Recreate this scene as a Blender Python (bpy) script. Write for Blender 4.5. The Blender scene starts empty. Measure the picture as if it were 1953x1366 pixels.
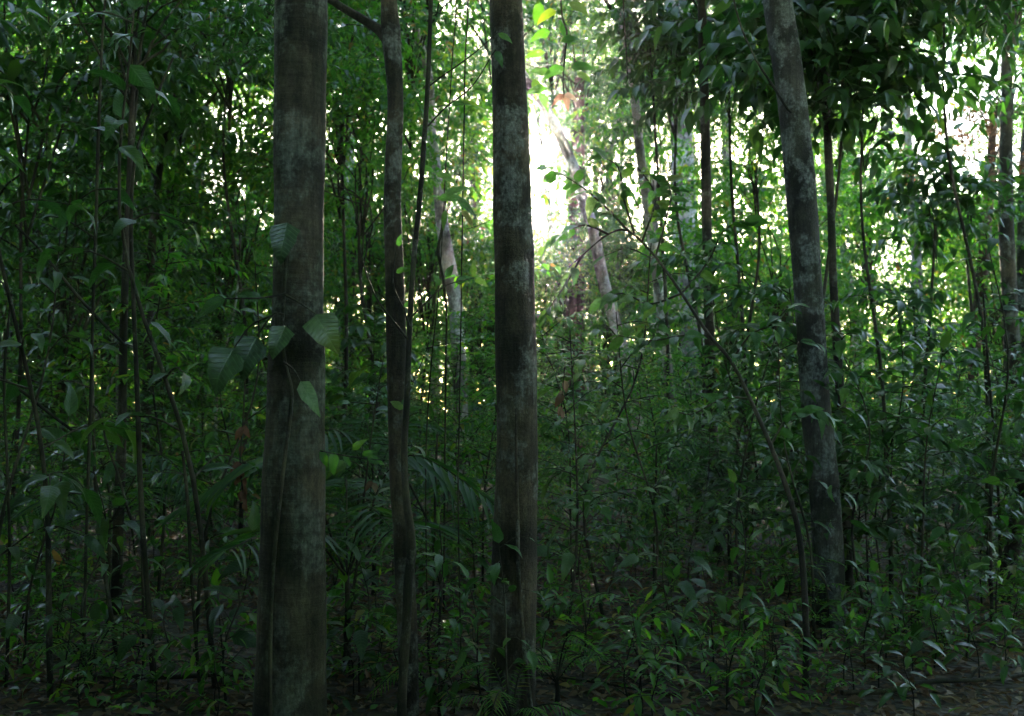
import bpy, math, random
import numpy as np
from mathutils import Vector, Matrix

# ------------------------------------------------------------------ camera, world, sun, exposure
S = bpy.context.scene
COL = S.collection
PW, PH = 1953.0, 1366.0
LENS = 35.0
FPX = PW * LENS / 36.0
PITCH = math.radians(2.9)
CAMZ = 1.6
cam_d = bpy.data.cameras.new('camera'); cam = bpy.data.objects.new('camera', cam_d); COL.objects.link(cam)
cam.location = (0, 0, CAMZ); cam.rotation_euler = (math.pi / 2 + PITCH, 0, 0)
cam_d.lens = LENS; cam_d.sensor_width = 36; cam_d.clip_start = 0.05; cam_d.clip_end = 1000
cam_d.dof.use_dof = True; cam_d.dof.focus_distance = 5.2; cam_d.dof.aperture_fstop = 2.8
cam_d.dof.aperture_blades = 0
S.camera = cam

SUN_EL = math.radians(12.2); SUN_AZ = math.radians(1.25)      # azimuth clockwise from +Y
w = bpy.data.worlds.new('World'); S.world = w; w.use_nodes = True
nt = w.node_tree; nt.nodes.clear()
sky = nt.nodes.new('ShaderNodeTexSky'); sky.sky_type = 'NISHITA'; sky.sun_disc = False
sky.sun_elevation = SUN_EL; sky.sun_rotation = SUN_AZ
sky.air_density = 1.0; sky.dust_density = 1.0; sky.ozone_density = 1.0
bg = nt.nodes.new('ShaderNodeBackground'); bg.inputs[1].default_value = 0.15
wo = nt.nodes.new('ShaderNodeOutputWorld')
nt.links.new(sky.outputs[0], bg.inputs[0]); nt.links.new(bg.outputs[0], wo.inputs[0])

sd = bpy.data.lights.new('sun', 'SUN'); sd.energy = 5.0; sd.angle = math.radians(0.53); sd.color = (1.0, 0.86, 0.66)
sun = bpy.data.objects.new('sun', sd); COL.objects.link(sun)
SDIR = Vector((math.sin(SUN_AZ) * math.cos(SUN_EL), math.cos(SUN_AZ) * math.cos(SUN_EL), math.sin(SUN_EL)))
sun.rotation_euler = (-SDIR).to_track_quat('-Z', 'Y').to_euler(); sun.location = (0, 0, 30)

S.view_settings.view_transform = 'Standard'; S.view_settings.look = 'None'
S.view_settings.exposure = 3.55; S.view_settings.gamma = 1.0
c = S.cycles
c.use_adaptive_sampling = True; c.adaptive_threshold = 0.025
c.max_bounces = 7; c.diffuse_bounces = 3; c.glossy_bounces = 2; c.transmission_bounces = 5; c.volume_bounces = 0
c.transparent_max_bounces = 4; c.sample_clamp_indirect = 4.0; c.use_denoising = True
try: c.denoiser = 'OPENIMAGEDENOISE'
except Exception: pass
c.caustics_reflective = False; c.caustics_refractive = False

random.seed(7)
RNG = np.random.default_rng(11)

def P(px, py, d):
    """photo pixel at depth d (metres along +Y) -> world point"""
    x = (px - PW / 2) / FPX; z = (PH / 2 - py) / FPX
    cy, sy = math.cos(PITCH), math.sin(PITCH)
    dy = cy - z * sy; dz = sy + z * cy
    return np.array([x * d / dy, d, CAMZ + dz * d / dy])
def px_of(p):
    cy, sy = math.cos(PITCH), math.sin(PITCH)
    y = p[1] * cy + (p[2] - CAMZ) * sy; z = -p[1] * sy + (p[2] - CAMZ) * cy
    return PW / 2 + FPX * p[0] / y, PH / 2 - FPX * z / y

def gz(x, y):
    return 0.05 * math.sin(x * 0.9 + 1.3) * math.cos(y * 0.7) + 0.06 * math.sin(x * .31 + y * .23)

# ------------------------------------------------------------------ materials
def newmat(name):
    m = bpy.data.materials.new(name); m.use_nodes = True; t = m.node_tree; t.nodes.clear()
    o = t.nodes.new('ShaderNodeOutputMaterial')
    return m, t, o
def N(t, typ, **kw):
    n = t.nodes.new(typ)
    for k, v in kw.items(): setattr(n, k, v)
    return n
def ramp(t, stops):
    n = t.nodes.new('ShaderNodeValToRGB'); r = n.color_ramp
    while len(r.elements) < len(stops): r.elements.new(0.5)
    for e, (p, col) in zip(r.elements, stops):
        e.position = p; e.color = (*col, 1)
    return n

def leaf_mat(name, stops, tstops, trans=0.4, rough=0.42, veins=False, spec=0.5):
    m, t, o = newmat(name); L = t.links.new
    at = N(t, 'ShaderNodeAttribute', attribute_name='rnd'); oi = N(t, 'ShaderNodeObjectInfo')
    ad = N(t, 'ShaderNodeMath', operation='ADD'); L(at.outputs['Fac'], ad.inputs[0])
    mu = N(t, 'ShaderNodeMath', operation='MULTIPLY'); mu.inputs[1].default_value = 1.0
    L(oi.outputs['Random'], mu.inputs[0]); L(mu.outputs[0], ad.inputs[1])
    fr = N(t, 'ShaderNodeMath', operation='FRACT'); L(ad.outputs[0], fr.inputs[0])
    c1 = ramp(t, stops); c2 = ramp(t, tstops); L(fr.outputs[0], c1.inputs[0]); L(fr.outputs[0], c2.inputs[0])
    pb = N(t, 'ShaderNodeBsdfPrincipled'); pb.inputs['Roughness'].default_value = rough
    pb.inputs['Specular IOR Level'].default_value = spec
    tr = N(t, 'ShaderNodeBsdfTranslucent'); mx = N(t, 'ShaderNodeMixShader'); mx.inputs[0].default_value = trans
    L(c2.outputs[0], tr.inputs[0])
    if veins:
        lv = N(t, 'ShaderNodeAttribute', attribute_name='luv'); sp = N(t, 'ShaderNodeSeparateXYZ'); L(lv.outputs['Vector'], sp.inputs[0])
        ab = N(t, 'ShaderNodeMath', operation='ABSOLUTE'); L(sp.outputs[0], ab.inputs[0])
        # lateral veins: sin((v - .35 u) * k), with a pale midrib
        k = N(t, 'ShaderNodeMath', operation='MULTIPLY_ADD'); k.inputs[1].default_value = -0.22; L(ab.outputs[0], k.inputs[0]); L(sp.outputs[1], k.inputs[2])
        f = N(t, 'ShaderNodeMath', operation='MULTIPLY'); f.inputs[1].default_value = 58; L(k.outputs[0], f.inputs[0])
        si = N(t, 'ShaderNodeMath', operation='SINE'); L(f.outputs[0], si.inputs[0])
        pw = N(t, 'ShaderNodeMapRange'); pw.inputs[1].default_value = 0.55; pw.inputs[2].default_value = 1.0; L(si.outputs[0], pw.inputs[0])
        mr = N(t, 'ShaderNodeMapRange'); mr.inputs[1].default_value = 0.07; mr.inputs[2].default_value = 0.02; L(ab.outputs[0], mr.inputs[0])
        mxv = N(t, 'ShaderNodeMath', operation='MAXIMUM'); L(pw.outputs[0], mxv.inputs[0]); L(mr.outputs[0], mxv.inputs[1])
        bp = N(t, 'ShaderNodeBump'); bp.inputs['Strength'].default_value = 0.5; bp.inputs['Distance'].default_value = 0.003; bp.invert = True
        L(mxv.outputs[0], bp.inputs['Height']); L(bp.outputs[0], pb.inputs['Normal'])
        sc = N(t, 'ShaderNodeMath', operation='MULTIPLY'); sc.inputs[1].default_value = 0.28; L(mxv.outputs[0], sc.inputs[0])
        mc = N(t, 'ShaderNodeMix', data_type='RGBA'); L(sc.outputs[0], mc.inputs['Factor']); L(c1.outputs[0], mc.inputs['A'])
        mc.inputs['B'].default_value = (0.10, 0.17, 0.06, 1)
        tc = N(t, 'ShaderNodeTexCoord'); nz = N(t, 'ShaderNodeTexNoise'); nz.inputs['Scale'].default_value = 5; nz.inputs['Detail'].default_value = 6; L(tc.outputs['Object'], nz.inputs[0])
        rz = ramp(t, [(0.3, (.55, .55, .5)), (0.72, (1.35, 1.3, 1.2))]); L(nz.outputs[0], rz.inputs[0])
        mz = N(t, 'ShaderNodeMix', data_type='RGBA', blend_type='MULTIPLY'); mz.inputs['Factor'].default_value = 1; L(mc.outputs['Result'], mz.inputs['A']); L(rz.outputs[0], mz.inputs['B'])
        L(mz.outputs['Result'], pb.inputs['Base Color'])
    else:
        L(c1.outputs[0], pb.inputs['Base Color'])
    L(pb.outputs[0], mx.inputs[1]); L(tr.outputs[0], mx.inputs[2]); L(mx.outputs[0], o.inputs['Surface'])
    return m

GREEN = [(0.0, (0.020, 0.066, 0.013)), (0.45, (0.036, 0.104, 0.014)), (0.8, (0.058, 0.142, 0.017)), (0.95, (0.095, 0.168, 0.022)), (0.985, (0.17, 0.14, 0.03)), (1.0, (0.12, 0.065, 0.025))]
GREENT = [(0.0, (0.062, 0.25, 0.018)), (0.5, (0.105, 0.36, 0.020)), (0.85, (0.20, 0.45, 0.022)), (0.96, (0.31, 0.48, 0.025)), (0.985, (0.42, 0.32, 0.04)), (1.0, (0.3, 0.14, 0.04))]
DARK = [(0.0, (0.018, 0.046, 0.016)), (0.6, (0.028, 0.066, 0.019)), (1.0, (0.045, 0.085, 0.022))]
DARKT = [(0.0, (0.03, 0.12, 0.015)), (0.7, (0.055, 0.19, 0.018)), (1.0, (0.12, 0.26, 0.02))]
TEAL = [(0.0, (0.025, 0.068, 0.035)), (0.6, (0.038, 0.095, 0.05)), (1.0, (0.06, 0.12, 0.05))]
TEALT = [(0.0, (0.04, 0.16, 0.04)), (1.0, (0.10, 0.28, 0.06))]
BROWN = [(0.0, (0.05, 0.028, 0.015)), (0.35, (0.10, 0.06, 0.032)), (0.7, (0.17, 0.11, 0.065)), (1.0, (0.24, 0.19, 0.13))]
M = {
    'green': leaf_mat('green_leaf', GREEN, GREENT, 0.50, 0.32, spec=0.5),
    'dark': leaf_mat('dark_leaf', DARK, DARKT, 0.36, 0.30, spec=0.55),
    'dark_dull': leaf_mat('palm_leaflet', DARK, DARKT, 0.34, 0.5, spec=0.35),
    'teal': leaf_mat('blue_green_leaf', TEAL, TEALT, 0.42, 0.3, spec=0.7),
    'green_v': leaf_mat('veined_green_leaf', GREEN, GREENT, 0.40, 0.40, True),
    'dark_v': leaf_mat('veined_dark_leaf', DARK, DARKT, 0.32, 0.36, True),
    'mid_v': leaf_mat('veined_mid_leaf', GREEN, DARKT, 0.30, 0.38, True),
    'sunlit_v': leaf_mat('sunlit_tinted_leaf', [(0, (0.20, 0.24, 0.15)), (1, (0.24, 0.27, 0.17))], GREENT, 0.3, 0.4, True),  # sunlight on one climber leaf, painted in as a paler blade colour
    'thick_v': leaf_mat('thick_veined_leaf', DARK, DARKT, 0.03, 0.36, True, 0.6),
    'brown': leaf_mat('dead_leaf', BROWN, [(0, (0.14, 0.06, 0.02)), (1, (0.34, 0.20, 0.09))], 0.2, 0.6, spec=0.3),
    'rust': leaf_mat('rusty_foliage', [(0, (0.10, 0.045, 0.025)), (1, (0.17, 0.08, 0.04))], [(0, (0.22, 0.09, 0.04)), (1, (0.35, 0.17, 0.07))], 0.35, 0.6),
}

def bark_mat(name, dark, mid, lichen, amt=0.5, scale=6.0, ringy=0.0, moss=0.3, furrow=0.3, bump=0.6):
    m, t, o = newmat(name); L = t.links.new
    tc = N(t, 'ShaderNodeTexCoord'); pb = N(t, 'ShaderNodeBsdfPrincipled')
    pb.inputs['Roughness'].default_value = 0.85; pb.inputs['Specular IOR Level'].default_value = 0.25
    def noise(sc, det, rough=0.6, stretch=(1, 1, 1), off=0):
        mp = N(t, 'ShaderNodeMapping'); mp.inputs['Scale'].default_value = stretch; mp.inputs['Location'].default_value = (off, off * 1.7, off * .6)
        L(tc.outputs['Object'], mp.inputs[0]); n = N(t, 'ShaderNodeTexNoise'); n.inputs['Scale'].default_value = sc
        n.inputs['Detail'].default_value = det; n.inputs['Roughness'].default_value = rough; L(mp.outputs[0], n.inputs[0]); return n
    n1 = noise(scale, 8, 0.65, (1, 1, 0.45)); r1 = ramp(t, [(0.38, dark), (0.60, mid)]); L(n1.outputs[0], r1.inputs[0])
    # large tonal bands up the trunk (damp and dry bark)
    n5 = noise(1.6, 4, 0.55, (0.7, 0.7, 1.5), 9.3); r5 = ramp(t, [(0.40, (0.36, 0.35, 0.34)), (0.60, (1.3, 1.2, 1.08))]); L(n5.outputs[0], r5.inputs[0])
    mb = N(t, 'ShaderNodeMix', data_type='RGBA', blend_type='MULTIPLY'); mb.inputs['Factor'].default_value = 1; L(r1.outputs[0], mb.inputs['A']); L(r5.outputs[0], mb.inputs['B'])
    # lichen crusts
    n2 = noise(scale * 0.75, 9, 0.68, (1, 1, 0.8), 3.1); r2 = ramp(t, [(0.60 - 0.16 * amt, (0, 0, 0)), (0.66 - 0.14 * amt, (1, 1, 1))]); L(n2.outputs[0], r2.inputs[0])
    n3 = noise(scale * 6, 5, 0.7, (1, 1, 1), 5.2); r3 = ramp(t, [(0.36, (0.15, 0.15, 0.15)), (0.6, (1, 1, 1))]); L(n3.outputs[0], r3.inputs[0])
    ml = N(t, 'ShaderNodeMath', operation='MULTIPLY'); L(r2.outputs[0], ml.inputs[0]); L(r3.outputs[0], ml.inputs[1])
    ml2 = N(t, 'ShaderNodeMath', operation='MULTIPLY'); ml2.inputs[1].default_value = min(1, 0.45 + amt * 0.6); L(ml.outputs[0], ml2.inputs[0])
    m1 = N(t, 'ShaderNodeMix', data_type='RGBA'); L(ml2.outputs[0], m1.inputs['Factor']); L(mb.outputs['Result'], m1.inputs['A']); m1.inputs['B'].default_value = (*lichen, 1)
    # moss film
    n4 = noise(scale * 0.5, 6, 0.7, (1, 1, 0.35), 7.7); r4 = ramp(t, [(0.5, (0, 0, 0)), (0.72, (moss, moss, moss))]); L(n4.outputs[0], r4.inputs[0])
    m2 = N(t, 'ShaderNodeMix', data_type='RGBA'); L(r4.outputs[0], m2.inputs['Factor']); L(m1.outputs['Result'], m2.inputs['A']); m2.inputs['B'].default_value = (0.045, 0.06, 0.02, 1)
    ng = noise(scale * 14, 5, 0.75, (1, 1, 0.5), 2.7); rg = ramp(t, [(0.32, (0.45, 0.45, 0.45)), (0.7, (1.6, 1.6, 1.6))]); L(ng.outputs[0], rg.inputs[0])
    m3 = N(t, 'ShaderNodeMix', data_type='RGBA', blend_type='MULTIPLY'); m3.inputs['Factor'].default_value = 0.8; L(m2.outputs['Result'], m3.inputs['A']); L(rg.outputs[0], m3.inputs['B'])
    last = m3.outputs['Result']
    nv = noise(scale * 5, 5, 0.7, (1, 1, 0.05), 8.3); rv = ramp(t, [(0.38, (0.45, 0.45, 0.45)), (0.52, (1.12, 1.12, 1.12))]); L(nv.outputs[0], rv.inputs[0])
    m5 = N(t, 'ShaderNodeMix', data_type='RGBA', blend_type='MULTIPLY'); m5.inputs['Factor'].default_value = 0.55; L(last, m5.inputs['A']); L(rv.outputs[0], m5.inputs['B']); last = m5.outputs['Result']
    if ringy > 0.25:      # fine horizontal ring scars
        nh = noise(scale * 1.8, 5, 0.65, (0.10, 0.10, 3.4), 6.1); rh = ramp(t, [(0.36, (0.5, 0.5, 0.5)), (0.5, (1.1, 1.1, 1.1))]); L(nh.outputs[0], rh.inputs[0])
        m4 = N(t, 'ShaderNodeMix', data_type='RGBA', blend_type='MULTIPLY'); m4.inputs['Factor'].default_value = ringy * .45; L(last, m4.inputs['A']); L(rh.outputs[0], m4.inputs['B'])
        last = m4.outputs['Result']
    # vertical furrows and horizontal growth rings in the relief
    nf = noise(scale * 3.2, 6, 0.7, (1, 1, 0.12 if furrow > 0 else 1), 1.9)
    nr = noise(scale * 2.2, 4, 0.6, (0.12, 0.12, 2.6), 4.4)
    nb = noise(scale * 11, 6, 0.72)
    a1 = N(t, 'ShaderNodeMath', operation='MULTIPLY'); a1.inputs[1].default_value = furrow; L(nf.outputs[0], a1.inputs[0])
    a2 = N(t, 'ShaderNodeMath', operation='MULTIPLY_ADD'); a2.inputs[1].default_value = ringy; L(nr.outputs[0], a2.inputs[0]); L(a1.outputs[0], a2.inputs[2])
    a3 = N(t, 'ShaderNodeMath', operation='MULTIPLY_ADD'); a3.inputs[1].default_value = 0.45; L(nb.outputs[0], a3.inputs[0]); L(a2.outputs[0], a3.inputs[2])
    bp = N(t, 'ShaderNodeBump'); bp.inputs['Strength'].default_value = bump; bp.inputs['Distance'].default_value = 0.02
    L(a3.outputs[0], bp.inputs['Height']); L(bp.outputs[0], pb.inputs['Normal'])
    L(last, pb.inputs['Base Color']); L(pb.outputs[0], o.inputs['Surface'])
    return m
M['bark_smooth'] = bark_mat('smooth_ringed_bark', (0.021, 0.019, 0.013), (0.072, 0.062, 0.042), (0.125, 0.135, 0.105), 0.55, 5.0, 0.7, 0.35, 0.25, 0.8)
M['bark_mottle'] = bark_mat('mottled_bark', (0.024, 0.020, 0.013), (0.086, 0.071, 0.047), (0.18, 0.185, 0.155), 0.5, 7.0, 0.3, 0.25, 0.35, 0.9)
M['bark_lichen'] = bark_mat('lichened_bark', (0.022, 0.021, 0.02), (0.062, 0.059, 0.055), (0.17, 0.18, 0.17), 0.7, 7.5, 0.1, 0.35, 0.35, 0.9)
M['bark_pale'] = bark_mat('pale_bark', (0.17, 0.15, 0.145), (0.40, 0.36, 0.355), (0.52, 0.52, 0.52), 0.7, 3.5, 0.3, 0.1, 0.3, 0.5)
M['bark_dark'] = bark_mat('dark_bark', (0.025, 0.021, 0.017), (0.075, 0.062, 0.05), (0.15, 0.16, 0.13), 0.25, 7.0, 0.2, 0.4, 0.5, 0.8)
M['bark_red'] = bark_mat('reddish_bark', (0.07, 0.04, 0.033), (0.15, 0.09, 0.075), (0.22, 0.2, 0.18), 0.2, 5.0, 0.2, 0.2, 0.5, 0.7)
M['stem'] = bark_mat('thin_stem_bark', (0.022, 0.021, 0.013), (0.06, 0.055, 0.035), (0.13, 0.13, 0.1), 0.25, 14, 0.2, 0.4, 0.2, 0.4)

def ground_mat():
    m, t, o = newmat('forest_soil'); L = t.links.new
    tc = N(t, 'ShaderNodeTexCoord'); pb = N(t, 'ShaderNodeBsdfPrincipled'); pb.inputs['Roughness'].default_value = 0.95
    n = N(t, 'ShaderNodeTexNoise'); n.inputs['Scale'].default_value = 5; n.inputs['Detail'].default_value = 10; L(tc.outputs['Object'], n.inputs[0])
    v = N(t, 'ShaderNodeTexVoronoi'); v.inputs['Scale'].default_value = 16; L(tc.outputs['Object'], v.inputs[0])
    r = ramp(t, [(0.3, (0.018, 0.013, 0.009)), (0.7, (0.07, 0.05, 0.033))]); L(n.outputs[0], r.inputs[0])
    L(r.outputs[0], pb.inputs['Base Color']); bp = N(t, 'ShaderNodeBump'); bp.inputs['Distance'].default_value = 0.03
    L(v.outputs[0], bp.inputs['Height']); L(bp.outputs[0], pb.inputs['Normal']); L(pb.outputs[0], o.inputs['Surface'])
    return m
M['soil'] = ground_mat()

# ------------------------------------------------------------------ mesh building
def mesh_from(name, V, F, mat, rnd=None, luv=None, smooth=True):
    V = np.asarray(V, np.float32); F = np.asarray(F, np.int32)
    me = bpy.data.meshes.new(name); n = len(F)
    me.vertices.add(len(V)); me.vertices.foreach_set('co', V.ravel())
    me.loops.add(n * 4); me.loops.foreach_set('vertex_index', F.ravel())
    me.polygons.add(n); me.polygons.foreach_set('loop_start', np.arange(0, n * 4, 4, dtype=np.int32))
    me.polygons.foreach_set('loop_total', np.full(n, 4, np.int32))
    me.polygons.foreach_set('use_smooth', np.full(n, smooth, bool))
    if rnd is not None:
        a = me.attributes.new('rnd', 'FLOAT', 'POINT'); a.data.foreach_set('value', np.asarray(rnd, np.float32))
    if luv is not None:
        a = me.attributes.new('luv', 'FLOAT_VECTOR', 'POINT'); a.data.foreach_set('vector', np.asarray(luv, np.float32).ravel())
    me.materials.append(mat); me.update(calc_edges=True)
    return me

def catmull(pts, n):
    pts = np.asarray(pts, float); k = len(pts)
    if k < 3:
        t = np.linspace(0, 1, n)[:, None]; return pts[0] * (1 - t) + pts[-1] * t
    ext = np.vstack([2 * pts[0] - pts[1], pts, 2 * pts[-1] - pts[-2]])
    out = []
    for s in np.linspace(0, k - 1, n):
        i = min(int(s), k - 2); u = s - i
        p0, p1, p2, p3 = ext[i], ext[i + 1], ext[i + 2], ext[i + 3]
        out.append(0.5 * ((2 * p1) + (-p0 + p2) * u + (2 * p0 - 5 * p1 + 4 * p2 - p3) * u * u + (-p0 + 3 * p1 - 3 * p2 + p3) * u ** 3))
    return np.array(out)

def tube(pts, rad, sides=6, rough=0.0, seed=0, cap=True):
    """quad tube round a path; rough adds fluting and lumps"""
    pts = np.asarray(pts, float); n = len(pts); rad = np.broadcast_to(np.asarray(rad, float), (n,))
    T = np.gradient(pts, axis=0); T /= np.linalg.norm(T, axis=1)[:, None] + 1e-9
    ref = np.array([1.0, 0, 0]) if abs(T[:, 0]).mean() < 0.8 else np.array([0, 0, 1.0])
    A = np.cross(T, ref); A /= np.linalg.norm(A, axis=1)[:, None] + 1e-9
    B = np.cross(T, A)
    th = np.linspace(0, 2 * math.pi, sides, endpoint=False)
    R = np.ones((n, sides))
    if rough:
        r = np.random.default_rng(seed); s = np.concatenate([[0], np.cumsum(np.linalg.norm(np.diff(pts, axis=0), axis=1))])
        for k in range(10):
            f = r.integers(1, 5); g = r.uniform(0.4, 5.0) ; a = rough * r.uniform(0.3, 1) / (1 + 0.25 * g)
            R += a * np.sin(f * th[None] + r.uniform(0, 6.28) + g * s[:, None] + 0.7 * np.sin(s[:, None] * r.uniform(.5, 2)))
        for k in range(4):
            R += rough * 0.25 * np.sin(s[:, None] * r.uniform(2, 14) + r.uniform(0, 6.28))
        R += r.normal(0, rough * 0.10, R.shape)
    V = pts[:, None] + (rad[:, None] * R)[..., None] * (np.cos(th)[None, :, None] * A[:, None] + np.sin(th)[None, :, None] * B[:, None])
    V = V.reshape(-1, 3)
    i = np.arange(n - 1)[:, None] * sides; j = np.arange(sides)[None]; k = (np.arange(sides) + 1)[None] % sides
    F = np.stack([i + j, i + k, i + sides + k, i + sides + j], -1).reshape(-1, 4)
    return V, F

def join(parts):
    Vs, Fs, o = [], [], 0
    for V, F in parts:
        Vs.append(V); Fs.append(F + o); o += len(V)
    return np.vstack(Vs), np.vstack(Fs)

def leaf_template(w, rows, droop=0.25, fold=0.18, base=0.45, tip=1.0, wavy=0.0):
    """leaf of unit length along +Y, width w, folded on its midrib; quads"""
    t = np.linspace(0, 1, rows + 1)
    prof = (t ** base) * ((1 - t) ** tip); prof = prof / prof.max(); prof = np.maximum(prof, 0.03)
    V, UV = [], []
    for tt, p in zip(t, prof):
        z = -droop * tt * tt; hw = 0.5 * w * p
        for u in (-1, 0, 1):
            V.append((u * hw, tt, z + fold * hw * abs(u) * 1.6 + (wavy * math.sin(tt * 14 + u) * hw if u else 0))); UV.append((u * p, tt, 0))
    F = []
    for i in range(rows):
        a = i * 3
        F += [(a, a + 1, a + 4, a + 3), (a + 1, a + 2, a + 5, a + 4)]
    return np.array(V), np.array(F), np.array(UV)

def near_template(w, rows, droop, fold, base, tip, wavy, curl, rng):
    """leaf with a cupped blade, curled tip and slightly uneven margin"""
    t = np.linspace(0, 1, rows + 1); prof = (t ** base) * ((1 - t) ** tip); prof = np.maximum(prof / prof.max(), 0.025)
    bend = rng.uniform(-.12, .12); ph = rng.uniform(0, 6.28); V, UV = [], []
    for tt, p in zip(t, prof):
        z = -droop * tt * tt - curl * max(0, tt - .6) ** 2 * 3; hw = 0.5 * w * p
        for u in (-1, -.5, 0, .5, 1):
            q = hw * (1 + 0.07 * math.sin(tt * 23 + ph + 2 * u)) if abs(u) == 1 else hw
            zz = z + fold * hw * (1.5 * abs(u) - 0.9 * u * u) + wavy * hw * u * u * math.sin(tt * 11 + ph + 1.6 * np.sign(u))
            V.append((u * q + bend * tt * tt, tt, zz)); UV.append((u * p, tt, 0))
    F = []
    for i in range(rows):
        for j in range(4):
            a = i * 5 + j; F.append((a, a + 1, a + 6, a + 5))
    return np.array(V), np.array(F), np.array(UV)

def kite_leaf(w, droop=0.2):
    """one bent quad for leaves far away"""
    V = np.array([(0, 0, 0), (0.5 * w, .42, 0.06), (0, 1, -droop), (-0.5 * w, .42, 0.06)]); return V, np.array([(0, 1, 2, 3)]), V
def frames(axis, nrm):
    y = axis / (np.linalg.norm(axis, axis=1)[:, None] + 1e-9)
    x = np.cross(y, nrm); x /= np.linalg.norm(x, axis=1)[:, None] + 1e-9
    z = np.cross(x, y)
    return np.stack([x, y, z], -1)          # (n,3,3) columns

def leaves_mesh_arrays(tmpl, pos, axis, nrm, size, rng):
    V0, F0, _ = tmpl; n = len(pos); m = len(V0)
    R = frames(axis, nrm)
    V = np.einsum('nij,mj->nmi', R, V0) * size[:, None, None] + pos[:, None]
    F = F0[None] + (np.arange(n) * m)[:, None, None]
    rnd = np.repeat(rng.random(n), m)
    return V.reshape(-1, 3), F.reshape(-1, 4), rnd

SPEC = {   # leaf template, leaf length, material
    'lance': dict(t=leaf_template(0.30, 4, 0.22, 0.25), L=0.15, m='green'),
    'ellip': dict(t=leaf_template(0.44, 4, 0.22, 0.2), L=0.125, m='green'),
    'broad': dict(t=leaf_template(0.42, 4, 0.28, 0.2, 0.5, 0.9), L=0.20, m='dark'),
    'small': dict(t=leaf_template(0.46, 2, 0.15, 0.2), L=0.075, m='green'),
    'teal': dict(t=leaf_template(0.40, 2, 0.2, 0.2), L=0.11, m='teal'),
    'pinnate': dict(t=leaf_template(0.26, 2, 0.12, 0.2, 0.4), L=0.10, m='green'),
    'darkl': dict(t=leaf_template(0.34, 4, 0.26, 0.25), L=0.155, m='dark'),
}
UP = np.array([0, 0, 1.0])

def leaves_on_path(path, rng, spacing, L, start=0.15, droop=0.4, jitter=0.35, two_rank=True, spread=1.0):
    seg = np.linalg.norm(np.diff(path, axis=0), axis=1); tot = seg.sum(); cs = np.concatenate([[0], np.cumsum(seg)])
    n = max(2, int(tot * (1 - start) / spacing)); s = np.linspace(start * tot, tot, n)
    pos = np.stack([np.interp(s, cs, path[:, k]) for k in range(3)], 1)
    T = np.gradient(path, axis=0); T /= np.linalg.norm(T, axis=1)[:, None] + 1e-9
    Ti = np.stack([np.interp(s, cs, T[:, k]) for k in range(3)], 1)
    side = np.cross(Ti, UP); nn = np.linalg.norm(side, axis=1)[:, None]; side = np.where(nn < 0.2, rng.normal(size=side.shape), side / (nn + 1e-9))
    sg = np.where(np.arange(n) % 2 == 0, 1.0, -1.0)[:, None]
    ax = 0.65 * Ti + sg * side * spread + rng.normal(0, jitter, (n, 3)); ax[:, 2] -= droop
    ax[-1] = Ti[-1] + [0, 0, -droop]
    ax /= np.linalg.norm(ax, axis=1)[:, None] + 1e-9
    nrm = np.tile(UP, (n, 1)) + rng.normal(0, 0.35, (n, 3))
    size = L * rng.uniform(0.65, 1.2, n)
    return pos, ax, nrm, size

def plant_geo(rng, H, kind, nb=9, blen=0.6, h0=0.25, lean=0.15, spacing=None, lsc=1.0, r0=None):
    """stem paths + leaf placement of one shrub or sapling standing at the origin"""
    sp = SPEC[kind]; L = sp['L'] * lsc
    a = rng.uniform(0, 6.28); d = np.array([math.cos(a), math.sin(a), 0]) * lean * H
    main = catmull([np.zeros(3), d * 0.2 + [0, 0, H * .33] + rng.normal(0, 0.035 * H, 3) * [1, 1, .3], d * 0.5 + [0, 0, H * .68] + rng.normal(0, 0.05 * H, 3) * [1, 1, .3], d + [0, 0, H]], 14)
    r0 = r0 or 0.004 + 0.0036 * H
    stems = [(main, np.linspace(r0, r0 * 0.3, 14))]
    LV = []
    if spacing is None: spacing = L * 0.38
    ph = rng.uniform(0, 6.28)
    for b in range(nb):
        u = h0 + (1 - h0) * (b + rng.uniform(0, .8)) / nb; u = min(u, 0.98)
        p0 = np.array([np.interp(u * 13, range(14), main[:, k]) for k in range(3)])
        an = ph + b * 2.4 + rng.normal(0, 0.3); l = blen * rng.uniform(0.55, 1.2) * (1.15 - 0.5 * u)
        out = np.array([math.cos(an), math.sin(an), 0]); rise = rng.uniform(0.1, 0.65)
        path = catmull([p0, p0 + out * l * .5 + UP * l * rise * .5 + rng.normal(0, 0.05 * l, 3), p0 + out * l + UP * l * (rise * 0.6 - 0.12)], 7)
        stems.append((path, np.linspace(r0 * 0.42, r0 * 0.14, 7)))
        if kind == 'pinnate':      # a flat double row of leaflets
            LV.append(leaves_on_path(path, rng, L * 0.21, L * 1.0, 0.12, 0.15, 0.10))
        else:
            LV.append(leaves_on_path(path, rng, spacing, L, 0.18, rng.uniform(.0, .5)))
            if l > 0.45 and rng.random() < 0.75:     # a side twig
                q = path[3]; o2 = out + rng.normal(0, 0.6, 3); o2[2] *= 0.4; o2 /= np.linalg.norm(o2)
                tw = catmull([q, q + o2 * l * .25 + UP * .04, q + o2 * l * .5 - UP * 0.02], 5)
                stems.append((tw, np.linspace(r0 * 0.25, r0 * 0.1, 5))); LV.append(leaves_on_path(tw, rng, spacing, L, 0.1, rng.uniform(.0, .5)))
    LV.append(leaves_on_path(main[-4:], rng, spacing, L, 0.1, 0.2))
    pos, ax, nr, sz = (np.concatenate(z) for z in zip(*LV))
    return stems, pos, ax, nr, sz

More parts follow.
